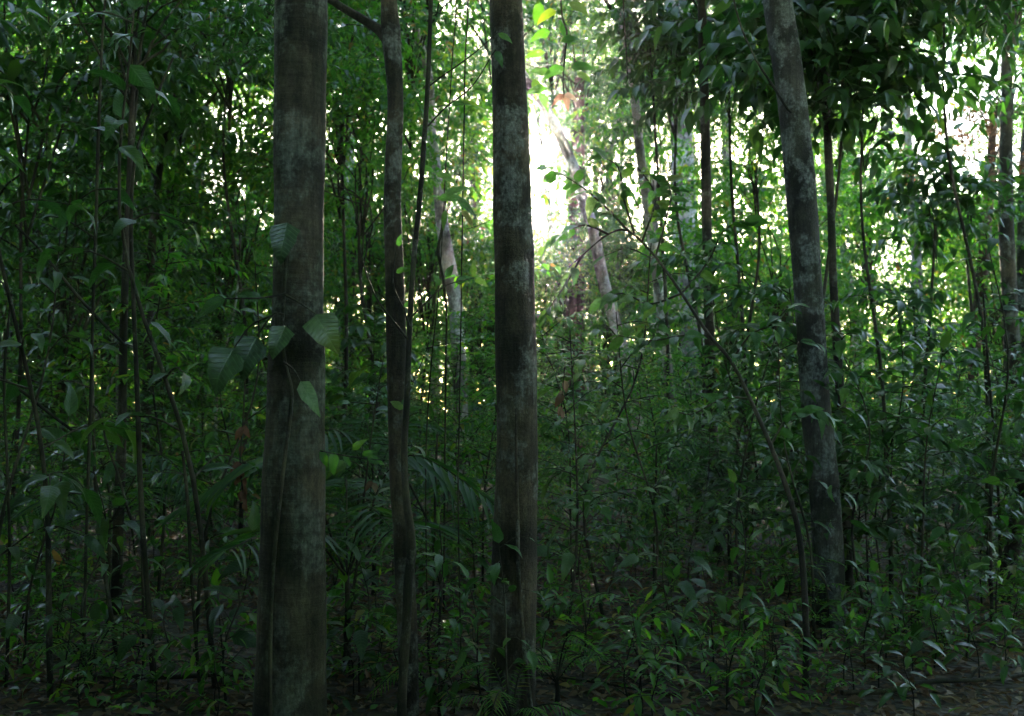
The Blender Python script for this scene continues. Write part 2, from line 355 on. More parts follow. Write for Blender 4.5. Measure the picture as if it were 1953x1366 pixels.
# ------------------------------------------------------------------ scene objects
def obj(name, me, parent=None, loc=None, rotz=None, scale=None):
    o = bpy.data.objects.new(name, me); COL.objects.link(o)
    if parent is not None: o.parent = parent
    if loc is not None: o.location = loc
    if rotz is not None: o.rotation_euler = (0, 0, rotz)
    if scale is not None: o.scale = (scale,) * 3
    return o
def tag(o, label, cat, group=None, kind=None):
    o['label'] = label; o['category'] = cat
    if group: o['group'] = group
    if kind: o['kind'] = kind
    return o
def thing(name, label, cat, loc=(0, 0, 0), rotz=0.0, scale=None, group=None):
    return tag(obj(name, None, None, loc, rotz, scale), label, cat, group)

def where(px):
    for lim, ph in ((150, 'at the left edge'), (330, 'near the left hanging vine'), (500, 'left of the thickest trunk'), (635, 'behind the thickest trunk'), (745, 'between thickest and forked trunks'), (860, 'behind the winding liana'), (945, 'close left of centre trunk'),
                   (1090, 'right beside the centre trunk'), (1210, 'further right of centre trunk'), (1330, 'under the arching sapling tip'), (1440, 'beside the dark pole-like trunk'), (1540, 'under the arching sapling bend'), (1640, 'around the lichened trunk'), (1760, 'right of the lichened trunk'), (1860, 'below the right sky gap')):
        if px < lim: return ph
    return 'at the right edge'
DEDUP = []
def remember(root, px): DEDUP.append((root, px))
def settle_labels():
    """things that share a description are told apart by their order from the left"""
    by = {}
    for r, px in DEDUP: by.setdefault(r['label'], []).append((px, r))
    words = ['leftmost', 'second from left', 'third from left', 'fourth from left', 'fifth from left', 'sixth from left', 'seventh from left', 'eighth from left']
    for lab, lst in by.items():
        if len(lst) < 2: continue
        lst.sort(key=lambda q: q[0])
        for k, (px, r) in enumerate(lst):
            wd = 'rightmost' if k == len(lst) - 1 else words[min(k, 7)]
            r['label'] = f'{lab}, {wd}'
# ---- ground
nx, ny = 120, 120
gx = np.concatenate([np.linspace(-110, -14, 20), np.linspace(-13, 13, 80), np.linspace(14, 110, 20)])
gy = np.concatenate([np.linspace(-45, -3, 12), np.linspace(-2, 24, 88), np.linspace(26, 105, 20)])
X, Y = np.meshgrid(gx, gy, indexing='ij')
Z = np.vectorize(gz)(X, Y) + RNG.normal(0, 0.008, X.shape)
V = np.stack([X, Y, Z], -1).reshape(-1, 3)
ii = (np.arange(119)[:, None] * 120 + np.arange(119)[None]).ravel()
ground = obj('ground', mesh_from('ground', V, np.stack([ii, ii + 120, ii + 121, ii + 1], -1), M['soil'])); ground['kind'] = 'structure'

# ---- crowns (shared between trees)
def crown_geo(rng, R, H, ncl, nlf, kind, lsc=1.0):
    """limbs from the trunk top (origin) and leaf sprays round their ends"""
    sp = SPEC[kind]; stems = []; LV = []
    for k in range(ncl):
        an = rng.uniform(0, 6.28); rr = R * rng.uniform(0.15, 1) ** 0.7; zz = H * rng.uniform(-0.25, 1.0)
        rr *= math.sqrt(max(0.1, 1 - (zz / H * 1.0) ** 2)) if zz > 0 else 1
        e = np.array([math.cos(an) * rr, math.sin(an) * rr, zz])
        if k < ncl * 0.22:
            path = catmull([[0, 0, -rng.uniform(.05, .9) * H], e * 0.3 + [0, 0, -0.1 * H] + rng.normal(0, .08 * R, 3), e * .7 + rng.normal(0, .10 * R, 3), e], 10)
            stems.append((path, np.linspace(0.026 * R / 3, 0.004, 10)))
        for j in range(max(2, nlf // 11)):
            q = e + rng.normal(0, 0.17 * R, 3) * [1, 1, 0.55]
            o2 = rng.normal(0, 1, 3) + (e / (np.linalg.norm(e) + .1)) * 0.6; o2[2] *= 0.35; o2 /= np.linalg.norm(o2)
            l = sp['L'] * lsc * 3.2
            tw = catmull([q, q + o2 * l * .5 + UP * 0.03, q + o2 * l - UP * l * .15], 5)
            LV.append(leaves_on_path(tw, rng, l / 11, sp['L'] * lsc, 0.0, rng.uniform(.1, .8), 0.5))
            if j % 3 == 0: stems.append((tw, np.linspace(0.006, 0.002, 5)))
    pos, ax, nr, sz = (np.concatenate(z) for z in zip(*LV))
    return stems, pos, ax, nr, sz

def meshes_of(name, geo, kind, rng, sides=4, mat=None):
    stems, pos, ax, nr, sz = geo
    sV, sF = join([tube(p, r, sides) for p, r in stems])
    lV, lF, rn = leaves_mesh_arrays(SPEC[kind]['t'], pos, ax, nr, sz, rng)
    return (mesh_from(name + '_stem', sV, sF, M['stem']), mesh_from(name + '_leaves', lV, lF, M[mat or SPEC[kind]['m']], rn, smooth=True))

CROWN = {}
def crown_variants():
    r = np.random.default_rng(5)
    defs = [('high_a', 3.2, 2.2, 85, 88, 'small', 1.6), ('high_b', 3.6, 2.6, 95, 88, 'small', 1.7), ('high_c', 2.8, 2.4, 70, 88, 'teal', 1.15),
            ('lace', 2.6, 2.6, 45, 66, 'small', 1.5), ('mid_broad', 1.5, 1.5, 34, 44, 'broad', 0.95), ('mid_dark', 1.7, 1.6, 48, 55, 'darkl', 0.85),
            ('mid_ellip', 1.7, 1.8, 56, 66, 'ellip', 0.9), ('rusty', 1.8, 1.8, 40, 66, 'small', 1.5), ('bushy', 1.9, 2.3, 64, 66, 'ellip', 1.0), ('clump', .75, .85, 24, 33, 'broad', 1.1)]
    for n, R, H, ncl, nlf, kd, ls in defs:
        CROWN[n] = (meshes_of(n, crown_geo(r, R, H, ncl, nlf, kd, ls), kd, r, 4, 'rust' if n == 'rusty' else None), R, H)
crown_variants()

def add_crown(root, var, loc, scale=1.0, rotz=None, base=None):
    (sm, lm), R, H = CROWN[var]
    rz = random.uniform(0, 6.28) if rotz is None else rotz
    lc = np.array(loc) - (np.array(base) if base is not None else 0)
    o = obj('crown', lm, root, lc, rz, scale); o['kind'] = 'stuff'
    l = obj('limbs', sm, o); return o

def tree(name, label, pix, depth, mat, crown=None, top=None, sides=14, rough=0.05, flare=1.35, seed=0, group=None, rings=None, ext=None, base_y=None, kappa=1.0):
    """trunk from photo points (x, y, width px) at depth (number or (top depth, base depth)); carried on to the ground and up to its crown"""
    d0, d1 = (depth, depth) if not isinstance(depth, tuple) else depth
    n = len(pix); pts, rad = [], []
    ys = [p[1] for p in pix]
    for x, y, wd in pix:
        u = (y - ys[0]) / max(1, ys[-1] - ys[0]); d = d0 * (1 - u) + d1 * u
        p = P(x, y, d); pts.append(p); rad.append(wd * d / FPX / 2 * kappa)
    pts = np.array(pts); rad = np.array(rad)
    # down to the ground
    g = gz(pts[-1][0], pts[-1][1])
    if pts[-1][2] > g + 0.12:
        dirn = pts[-1] - pts[-2]; dirn = dirn / max(1e-3, -dirn[2]) * 0.5
        h = pts[-1][2] - g
        q = pts[-1] + dirn * h; q[2] = g - 0.12
        pts = np.vstack([pts, (pts[-1] + q) / 2, q]); rad = np.append(rad, [rad[-1] * (1 + (flare - 1) * .3), rad[-1] * flare])
    else:
        pts[-1][2] = min(pts[-1][2], g - 0.1)
    # up to the crown
    if top is not None and pts[0][2] < top:
        dr = pts[0] - pts[1]; dr = dr / max(1e-3, dr[2]); dr[:2] *= 0.6; h = top - pts[0][2]
        q = pts[0] + dr * h
        st = np.linalg.norm(pts[1] - pts[0]); fr = [1.0]; step = h * .45
        while h * fr[-1] > st * 2.2: fr.append(fr[-1] * .5)
        pts = np.vstack([pts[0] + dr * h * f + [0.02 * h * f, 0, 0] for f in fr] + [pts]); rad = np.append([rad[0] * (1 - .38 * f) for f in fr], rad)
    nn = rings or 60
    path = catmull(pts, nn); rr = np.interp(np.linspace(0, len(pts) - 1, nn), range(len(pts)), rad)
    base = np.array([path[-1][0], path[-1][1], g])
    V, F = tube(path - base, rr, sides, rough, seed)
    root = thing(name, label, 'tree', base, group=group)
    obj('trunk', mesh_from('trunk', V, F, M[mat]), root)
    if crown:
        var, sc = crown
        add_crown(root, var, path[0], sc, base=base)
    return root, path, rr, base

def limb(root, base, pts, rad, mat, name='limb', sides=8, rough=0.05, n=20, seed=1):
    path = catmull(pts, n); r = np.interp(np.linspace(0, 1, n), np.linspace(0, 1, len(rad)), rad)
    V, F = tube(path - base, r, sides, rough, seed)
    return obj(name, mesh_from(name, V, F, M[mat]), root), path

def liana(name, label, pix, depth, mat='stem', cat='vine', to_ground=False, up=None, sides=6, rough=0.06, n=40, group=None):
    d0, d1 = (depth, depth) if not isinstance(depth, tuple) else depth
    pts = []; rad = []
    for i, (x, y, wd) in enumerate(pix):
        u = i / (len(pix) - 1); d = d0 * (1 - u) + d1 * u
        pts.append(P(x, y, d)); rad.append(wd * d / FPX / 2)
    pts = np.array(pts); rad = np.array(rad)
    if to_ground:
        g = gz(pts[-1][0], pts[-1][1])
        if pts[-1][2] > g: pts = np.vstack([pts, [pts[-1][0] + random.uniform(-.03, .03), pts[-1][1], g - 0.05]]); rad = np.append(rad, rad[-1])
    if up: pts = np.vstack([[pts[0][0] + random.uniform(-.2, .2), pts[0][1] + .1, up], pts]); rad = np.append(rad[0], rad)
    path = catmull(pts, n); r = np.interp(np.linspace(0, len(pts) - 1, n), range(len(pts)), rad)
    base = path[-1].copy()
    V, F = tube(path - base, r, sides, rough, random.randint(0, 999))
    root = thing(name, label, cat, base, group=group)
    obj('stem', mesh_from('stem', V, F, M['bark_mottle' if 'aerial root' in label else mat]), root)
    return root, path, base

# ---- single leaves for the near plants
NEARLEAF = {}; NLR = np.random.default_rng(4)
def near_leaf(kind, mat):
    if (kind, mat) not in NEARLEAF:
        lst = []
        for k in range(4):
            wv = {'lance': .30, 'ellip': .46, 'broad': .44, 'heart': .82, 'small': .5, 'darkl': .34, 'long': .22}[kind] * (0.88 + 0.08 * k)
            dr = [0.1, 0.2, 0.3, 0.45][k] * (0.6 if kind in ('small', 'ellip') else 1)
            if kind == 'heart': t = near_template(wv, 6, dr * 0.6, 0.35, 0.24, 0.8, 0.12, 0.5, NLR)
            else: t = near_template(wv, 6, dr, 0.4, 0.5, 0.95, 0.14, 0.4, NLR)
            lst.append(mesh_from('leaf_blade', t[0], t[1], M[mat], None, t[2]))
        NEARLEAF[(kind, mat)] = lst
    return NEARLEAF[(kind, mat)]

def put_leaf(root, me, pos, axis, nrm, size, name='leaf'):
    R = frames(np.array([axis], float), np.array([nrm], float))[0]
    o = bpy.data.objects.new(name, me); COL.objects.link(o); o.parent = root
    m = Matrix([[R[i][j] * size for j in range(3)] + [pos[i]] for i in range(3)] + [[0, 0, 0, 1]])
    o.matrix_basis = m
    return o

def sapling(label, px, d, H, kind, nb=7, blen=0.5, h0=0.3, lean=0.1, lsc=1.0, seed=0, mat=None, spacing=0.55, name='sapling', cat='sapling', r0=None, group=None):
    """near plant: stem, twigs, and every leaf an object of its own"""
    rng = np.random.default_rng(seed + 1000)
    x = P(px, 700, d)[0]; base = np.array([x, d, gz(x, d)])
    mat = mat or ('dark_v' if kind in ('broad', 'darkl') else 'mid_v')
    key = {'long': 'lance'}.get(kind, kind)
    stems, pos, ax, nr, sz = plant_geo(rng, H, key, nb, blen, h0, lean, SPEC[key]['L'] * lsc * spacing, lsc, r0)
    root = thing(name, label, cat, base, group=group)
    obj('stem', mesh_from('stem', *tube(stems[0][0], stems[0][1], 7, 0.06, seed), M['stem']), root)
    if len(stems) > 1:
        for p, r in stems[1:]: obj('twig', mesh_from('twig', *tube(p, r, 5), M['stem']), root)
    ml = near_leaf(key, mat)
    for i in range(len(pos)):
        put_leaf(root, ml[int(rng.integers(4))], pos[i], ax[i], nr[i], sz[i])
    return root

# ==================================================================== the three near trunks and the lichened one
T1, p1, r1_, b1 = tree('forest_tree', 'thickest trunk, grey smooth ringed bark, with heart-shaped climber leaves, left of centre',
    [(576, -150, 100), (575, 0, 99), (573, 200, 98), (570, 400, 97), (568, 500, 97), (566, 600, 98), (564, 700, 108), (563, 800, 111), (559, 1000, 119), (556, 1200, 128), (553, 1366, 137)],
    4.5, 'bark_smooth', ('high_a', 1.0), 9.5, 48, 0.03, 1.25, 1, rings=170)
T2, p2, r2_, b2 = tree('forest_tree', 'slim forked trunk with one limb reaching up left, beside the thickest trunk',
    [(741, -90, 28), (742, 0, 30), (745, 60, 38), (752, 150, 33), (754, 210, 32), (751, 300, 33), (749, 400, 34), (752, 500, 35), (756, 700, 37), (760, 900, 37), (767, 1000, 38), (772, 1100, 39), (778, 1230, 37), (783, 1366, 37)],
    4.95, 'bark_mottle', ('mid_ellip', 1.2), 6.5, 24, 0.035, 1.3, 2, rings=130)
limb(T2, b2, [P(746, 85, 4.95), P(728, 62, 4.97), P(700, 42, 5.0), P(640, 6, 5.05), P(600, -30, 5.1), P(560, -140, 5.2)], np.array([26, 22, 18, 16, 14, 10]) * 4.95 / FPX / 2, 'bark_dark')
T3, p3, r3_, b3 = tree('forest_tree', 'straight pale-patched centre trunk with the low sun behind its right edge',
    [(962, -150, 62), (966, 0, 64), (972, 200, 66), (978, 400, 72), (983, 500, 74), (985, 700, 79), (984, 900, 81), (982, 1000, 82), (981, 1200, 88), (976, 1366, 98)],
    5.0, 'bark_mottle', ('high_b', 1.0), 10.0, 40, 0.034, 1.25, 3, rings=150)
T4, p4, r4_, b4 = tree('forest_tree', 'leaning trunk blotched with grey lichen on the right side',
    [(1468, -150, 53), (1483, 0, 55), (1510, 200, 55), (1530, 400, 55), (1545, 600, 55), (1551, 700, 53), (1558, 800, 54), (1570, 900, 56), (1577, 1000, 57), (1581, 1100, 56), (1583, 1200, 58)],
    7.2, 'bark_lichen', ('high_a', 1.0), 9.5, 28, 0.035, 1.3, 4, rings=120)

# ---- trees further back
BACK = [
 ('slender dark trunk carrying the big drooping leaf clump right of the lichened trunk', [(1574, 120, 15), (1580, 290, 16), (1585, 400, 16), (1590, 560, 17), (1600, 720, 18), (1606, 850, 18), (1615, 1050, 20)], 9.0, 'bark_dark', ('clump', 1.0), None),
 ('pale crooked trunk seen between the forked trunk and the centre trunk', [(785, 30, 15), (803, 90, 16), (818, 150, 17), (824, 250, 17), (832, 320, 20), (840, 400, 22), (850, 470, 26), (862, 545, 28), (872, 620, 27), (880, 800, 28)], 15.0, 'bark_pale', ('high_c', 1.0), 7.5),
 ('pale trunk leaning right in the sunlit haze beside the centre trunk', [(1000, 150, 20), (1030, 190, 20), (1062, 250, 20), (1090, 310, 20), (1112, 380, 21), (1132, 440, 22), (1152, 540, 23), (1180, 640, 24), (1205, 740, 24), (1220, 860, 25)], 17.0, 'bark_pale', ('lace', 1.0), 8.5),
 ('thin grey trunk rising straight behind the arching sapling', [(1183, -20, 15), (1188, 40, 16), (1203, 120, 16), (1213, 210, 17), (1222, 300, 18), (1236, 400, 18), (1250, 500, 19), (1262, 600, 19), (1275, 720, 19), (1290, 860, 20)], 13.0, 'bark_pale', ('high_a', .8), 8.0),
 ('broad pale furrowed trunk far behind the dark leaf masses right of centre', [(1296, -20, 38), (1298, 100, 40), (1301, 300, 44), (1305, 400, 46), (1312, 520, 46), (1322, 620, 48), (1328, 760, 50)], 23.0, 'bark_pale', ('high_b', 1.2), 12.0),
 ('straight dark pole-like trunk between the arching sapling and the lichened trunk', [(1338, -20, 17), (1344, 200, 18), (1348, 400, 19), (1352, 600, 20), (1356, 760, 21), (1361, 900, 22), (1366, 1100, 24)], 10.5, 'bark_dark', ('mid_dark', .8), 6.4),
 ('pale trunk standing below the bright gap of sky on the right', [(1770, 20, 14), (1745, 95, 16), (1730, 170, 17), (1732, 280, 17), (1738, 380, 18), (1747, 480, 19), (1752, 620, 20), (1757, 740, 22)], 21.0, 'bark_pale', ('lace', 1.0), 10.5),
 ('stout brownish trunk at the right edge with loose bark', [(1928, -20, 24), (1924, 120, 25), (1919, 250, 25), (1918, 400, 27), (1924, 540, 28), (1932, 680, 30), (1940, 860, 32)], 15.0, 'bark_mottle', ('high_c', .9), 8.5),
 ('pale spotted trunk cut by the right edge of the view', [(1968, 180, 18), (1955, 300, 18), (1950, 450, 19), (1950, 600, 20), (1955, 800, 20)], 17.5, 'bark_lichen', ('lace', .9), 9.5),
 ('brown trunk hidden by leaves near the right edge', [(1885, 380, 20), (1872, 540, 22), (1860, 660, 22), (1850, 780, 24)], 19.0, 'bark_red', ('mid_ellip', 1.3), 7.5),
 ('dark reddish trunk in the glow just right of the centre trunk', [(1100, 330, 30), (1098, 480, 33), (1096, 600, 35), (1095, 700, 38)], 25.0, 'bark_red', ('high_c', 1.0), 10.0),
 ('short dark trunk silhouetted in the sun glow', [(1028, 260, 13), (1040, 350, 15), (1050, 430, 16), (1063, 510, 17), (1070, 620, 18)], 31.0, 'bark_dark', ('lace', .8), 11.0),
 ('straight grey trunk at upper left behind the hanging vine', [(232, -20, 13), (228, 90, 14), (219, 300, 14), (222, 420, 15), (226, 560, 16), (230, 760, 17)], 14.0, 'bark_pale', ('high_b', .9), 7.5),
 ('leaning slim trunk at upper left with rising side limbs', [(345, 60, 10), (336, 160, 12), (318, 250, 14), (303, 330, 14), (293, 420, 15), (286, 540, 16), (280, 760, 17)], 12.0, 'bark_dark', ('mid_ellip', 1.2), 6.5),
 ('dark stout stem low among leaves at left', [(238, 560, 14), (232, 850, 18), (226, 1000, 20), (220, 1200, 22)], 7.8, 'bark_dark', ('mid_dark', .9), 4.6),
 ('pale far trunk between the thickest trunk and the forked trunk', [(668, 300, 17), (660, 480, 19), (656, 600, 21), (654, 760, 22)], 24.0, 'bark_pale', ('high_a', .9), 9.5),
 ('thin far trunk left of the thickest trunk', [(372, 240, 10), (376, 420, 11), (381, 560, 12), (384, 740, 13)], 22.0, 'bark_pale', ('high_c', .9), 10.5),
 ('small red-stemmed tree with blue-green crown below the right sky gap', [(1655, 440, 8), (1664, 560, 9), (1672, 640, 10), (1676, 720, 11)], 18.5, 'bark_red', ('high_c', .62), 4.6),
 ('dark trunk leaning out of the frame low at the right edge', [(1985, 760, 26), (1958, 900, 26), (1938, 1010, 28), (1924, 1085, 30)], 8.6, 'bark_dark', ('mid_dark', 1.3), 5.2),
 ('bluish far trunk low between the centre trunk and the arching sapling', [(1255, 560, 16), (1265, 680, 17), (1275, 800, 18)], 19.0, 'bark_pale', ('mid_ellip', 1.3), 6.0),
 ('slim far trunk beside the left picture edge', [(60, -20, 10), (66, 200, 11), (70, 420, 12), (76, 700, 13)], 16.0, 'bark_dark', ('high_a', .8), 8.0),
 ('thin dark trunk behind the forked trunk', [(690, 200, 8), (700, 420, 9), (705, 600, 10), (708, 800, 10)], 17.0, 'bark_dark', ('mid_ellip', 1.4), 7.5),
]
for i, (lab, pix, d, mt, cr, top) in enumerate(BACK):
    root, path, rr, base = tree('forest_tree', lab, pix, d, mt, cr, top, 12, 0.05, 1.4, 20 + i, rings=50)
    if 'pale trunk standing below' in lab:
        limb(root, base, [P(1733, 190, d), P(1716, 120, d), P(1700, 20, d), P(1690, -60, d)], np.array([14, 11, 9, 7]) * d / FPX / 2, mt)
    if 'leaning slim' in lab:
        limb(root, base, [P(318, 250, d), P(350, 225, d), P(395, 200, d), P(430, 150, d)], np.array([9, 7, 5, 3]) * d / FPX / 2, mt)
        limb(root, base, [P(300, 345, d), P(275, 300, d), P(255, 260, d), P(235, 200, d)], np.array([8, 6, 5, 3]) * d / FPX / 2, mt)
    if 'stout brownish' in lab:
        limb(root, base, [P(1920, 110, d), P(1900, 60, d), P(1880, 10, d), P(1860, -60, d)], np.array([14, 11, 9, 7]) * d / FPX / 2, mt)
    if 'small red-stemmed' in lab:
        limb(root, base, [P(1674, 650, d), P(1690, 600, d), P(1700, 540, d)], np.array([6, 5, 3]) * d / FPX / 2, mt)

# ---- middle-storey trees that carry the leafage (stem mostly hidden) : base px, depth, crown px centre y, crown, scale
MIDDLE = [
 (60, 9.5, 150, 'mid_broad', 1.1, 'broad-leaved small tree filling the upper left corner'),
 (-40, 11, 330, 'mid_dark', 1.2, 'dark-leaved small tree hanging in from the left edge'),
 (190, 12, 120, 'mid_dark', 1.2, 'dark narrow-leaved small tree above the left hanging vine'),
 (330, 13.5, 300, 'mid_ellip', 1.1, 'small tree with oval leaves between left vine and thickest trunk'),
 (440, 11, 60, 'mid_dark', 1.0, 'dark small tree at the top, touching the thickest trunk from the left'),
 (650, 13, 180, 'mid_ellip', 1.05, 'bright green small tree between thickest trunk and forked trunk'),
 (690, 12, 330, 'mid_ellip', .8, 'lower green small tree framed by thickest trunk and forked trunk'),
 (700, 16, 60, 'mid_dark', 1.2, 'small tree at the top behind the forked trunk limb'),
 (1240, 11.5, 80, 'clump', .7, 'dark leaf mass at the top right of the centre trunk'),
 (1390, 11, 120, 'clump', .9, 'broad-leaved tree silhouetted at the top left of the lichened trunk'),
 (1290, 12.5, 190, 'mid_dark', .55, 'dark small tree silhouetted over the broad pale trunk'),
 (1440, 12, 300, 'mid_ellip', .45, 'small tree with lit leaves just left of the lichened trunk'),
 (1645, 9.2, 190, 'clump', .85, 'large drooping dark leaf clump at the top right of the lichened trunk'),
 (1610, 9.6, 40, 'clump', .9, 'dark small tree at the top edge right of the lichened trunk'),
 (1785, 11, 400, 'clump', .75, 'small drooping broad-leaved tree under the right sky gap'),
 (1850, 17, 320, 'rusty', .6, 'tree with rusty brown foliage beside the right sky gap'),
 (1890, 24, 560, 'mid_ellip', 1.5, 'yellow-green tree low near the right edge'),
 (1480, 15, 520, 'mid_ellip', 1.1, 'lit green small tree behind the arching sapling'),
 (1400, 18, 560, 'mid_ellip', 1.1, 'green small tree far behind the pole-like trunk'),
 (120, 11, 560, 'mid_dark', 1.1, 'dark small tree halfway up the left edge'),
 (420, 14, 480, 'mid_ellip', 1.0, 'green small tree left of the thickest trunk at mid height'),
 (1800, 9.5, 0, 'clump', .6, 'leafy spray hanging from the top near the right corner'),
 (900, 26, 250, 'lace', .8, 'hazy lacy tree between forked trunk and centre trunk'),
 (1150, 27, 260, 'high_c', .7, 'hazy blue-green tree right of the centre trunk'),
 (1650, 26, 460, 'high_c', 1.0, 'blue-green tree far behind the slender dark trunk'),
]
MIDDLE2 = []
for i, (px, d, cy, var, sc, lab) in enumerate(MIDDLE):
    c0 = P(px, cy, d); x = c0[0] + random.uniform(-.3, .3); g = gz(x, d); H = CROWN[var][2] * sc
    top = c0[2] - 0.1 * H
    base = np.array([x, d, g])
    root = thing('small_tree', lab, 'tree', base)
    path = catmull([[x, d, g - .1], [x + random.uniform(-.12, .12), d, g + (top - g) * .4], [c0[0] + random.uniform(-.1, .1), d, g + (top - g) * .75], [c0[0], d, top]], 24)
    V, F = tube(path - base, np.linspace(0.026, 0.012, 24) * (d / 11), 8, 0.06, i)
    obj('trunk', mesh_from('trunk', V, F, M['bark_dark']), root)
    add_crown(root, var, path[-1], sc, base=base)

# further leafy trees filling the wood behind, kept out of the bright gaps
GAPS = [(1035, 410, 5, 40), (1395, 380, 60, 80), (1810, 210, 105, 105), (1735, 450, 60, 50), (900, 130, 40, 60)]
PALE = [(835, 150, 580, 15.0), (1110, 250, 620, 17.0), (1225, 100, 650, 13.0), (1303, 200, 560, 23.0), (1738, 150, 640, 21.0), (1921, 50, 640, 15.0)]
rm = random.Random(21); k = 0; made = 0
while made < 140 and k < 3000:
    k += 1
    d = 13 + 22 * rm.random(); px = rm.uniform(-150, PW + 150); cy = rm.uniform(-60, 640) if made > 75 else rm.uniform(380, 660)
    if cy < 380: d = 25 + 14 * rm.random()
    var = rm.choice(['bushy', 'bushy', 'mid_ellip', 'mid_dark', 'high_c', 'high_a', 'lace'])
    sc = rm.uniform(.7, 1.15) * (0.6 if var.startswith('high') else 1) * (1.35 if cy < 380 else 1); R = CROWN[var][1] * sc * FPX / d
    c0 = P(px, cy, d)
    if c0[2] < 1.9 or c0[2] > 16: continue
    if px > 1560 and cy < 470 and rm.random() < .35: continue
    if any(((px - gx_) / (ax_ + R * .75)) ** 2 + ((cy - gy_) / (ay_ + R * .6)) ** 2 < 1 for gx_, gy_, ax_, ay_ in GAPS): continue
    if px > 1000 and cy < 250 and rm.random() < .35: continue
    if any(d < q[3] and abs(px - q[0]) < R * .55 and q[1] - R * .4 < cy < q[2] + R * .4 for q in PALE): continue
    Rm = CROWN[var][1] * sc * .75     # the low sun reaches the near trunks past these crowns
    if any(np.linalg.norm(np.cross(c0 - np.array(a), np.array(SDIR))) < Rm for a in ((-.95, 4.5, 2.2), (-.57, 5, 2.2), (.03, 5, 2.4))) and rm.random() < .85: continue
    made += 1
    MIDDLE2.append((px, d, cy, var, sc))
MIDDLE2 += [(x_, d_, y_, 'lace', s_) for x_, d_, y_, s_ in ((1125, 30, 240, .6), (1165, 28, 370, .5), (1000, 36, 170, .6), (1090, 38, 120, .7), (915, 30, 330, .6), (1200, 30, 480, .6), (950, 30, 530, .6), (1075, 27, 560, .5), (1125, 26, 490, .45), (1250, 30, 330, .5),
    (1330, 30, 290, .6), (1430, 28, 230, .6), (1490, 30, 400, .5), (1340, 27, 430, .5), (1640, 28, 330, .6), (1690, 26, 230, .5), (1660, 30, 120, .7), (1750, 30, 560, .7), (1870, 26, 480, .6), (1900, 30, 180, .5), (1580, 30, 230, .6), (880, 34, 180, .6), (1150, 40, 60, .8), (1040, 44, 240, .5))]
MIDDLE2 += [(1115, 44, 330, 'high_a', .5), (1105, 48, 230, 'high_b', .5), (1065, 50, 240, 'high_c', .5), (1150, 40, 430, 'high_c', .5), (1085, 42, 490, 'high_a', .4), (925, 42, 400, 'high_a', .45), (900, 44, 250, 'high_b', .5), (1000, 46, 110, 'high_b', .6), (1290, 38, 390, 'high_a', .4), (1630, 38, 400, 'high_c', .6)]
for i, (px, d, cy, var, sc) in enumerate(MIDDLE2):
    c0 = P(px, cy, d); x = c0[0] + rm.uniform(-.5, .5); g = gz(x, d); H = CROWN[var][2] * sc; top = c0[2] - .1 * H
    base = np.array([x, d, g])
    hh = 'high crown' if cy < 150 else 'upper crown' if cy < 320 else 'middle crown' if cy < 480 else 'low crown'
    root = thing('understorey_tree', f'leafy understorey tree {where(px)}, {hh}, {"nearer" if d < 20 else "mid-distance" if d < 28 else "far"}', 'tree', base, group='understorey trees filling the wood'); remember(root, px)
    path = catmull([[x, d, g - .1], [x + rm.uniform(-.2, .2), d, g + (top - g) * .4], [c0[0] + rm.uniform(-.2, .2), d, g + (top - g) * .75], [c0[0], d, top]], 20)
    V, F = tube(path - base, np.linspace(0.026, 0.012, 20), 7, 0.06, i)
    obj('trunk', mesh_from('trunk', V, F, M['bark_dark' if i % 6 else 'bark_pale']), root)
    add_crown(root, var, path[-1], sc, base=base)

# ---- lianas and thin stems
L1, lp1, lb1 = liana('liana', 'knotty thin stem winding up in front of the slim forked trunk',
    [(826, -60, 8), (822, 0, 8), (819, 80, 8), (816, 160, 9), (811, 240, 9), (801, 380, 10), (789, 500, 10), (781, 620, 11), (776, 760, 12), (771, 860, 13), (775, 950, 15), (783, 1010, 17), (785, 1060, 18), (779, 1110, 18), (775, 1200, 19), (768, 1300, 18), (764, 1400, 19)], (4.7, 4.55), 'stem', 'vine', True, 5.6, 10, 0.08, 90)
limb(L1, lb1, [P(818, 165, 4.7), P(840, 148, 4.7), P(900, 105, 4.72), P(950, 62, 4.75)], np.array([4, 3.4, 2.8, 2]) * 4.7 / FPX / 2, 'stem', 'twig', 5)
limb(L1, lb1, [P(812, 245, 4.7), P(850, 205, 4.7), P(900, 165, 4.72), P(945, 95, 4.75)], np.array([4, 3.4, 2.8, 2]) * 4.7 / FPX / 2, 'stem', 'twig', 5)
limb(L1, lb1, [P(776, 645, 4.6), P(750, 612, 4.6), P(722, 575, 4.62), P(700, 525, 4.65), P(685, 470, 4.66)], np.array([5, 4, 3.4, 2.8, 2]) * 4.7 / FPX / 2, 'stem', 'twig', 5)
limb(L1, lb1, [P(781, 622, 4.6), P(770, 590, 4.6), P(750, 540, 4.62), P(755, 480, 4.65)], np.array([4, 3.4, 2.8, 2]) * 4.7 / FPX / 2, 'stem', 'twig', 5)
limb(L1, lb1, [P(784, 605, 4.6), P(815, 575, 4.6), P(850, 545, 4.62), P(905, 530, 4.65)], np.array([4, 3.4, 2.8, 2]) * 4.7 / FPX / 2, 'stem', 'twig', 5)
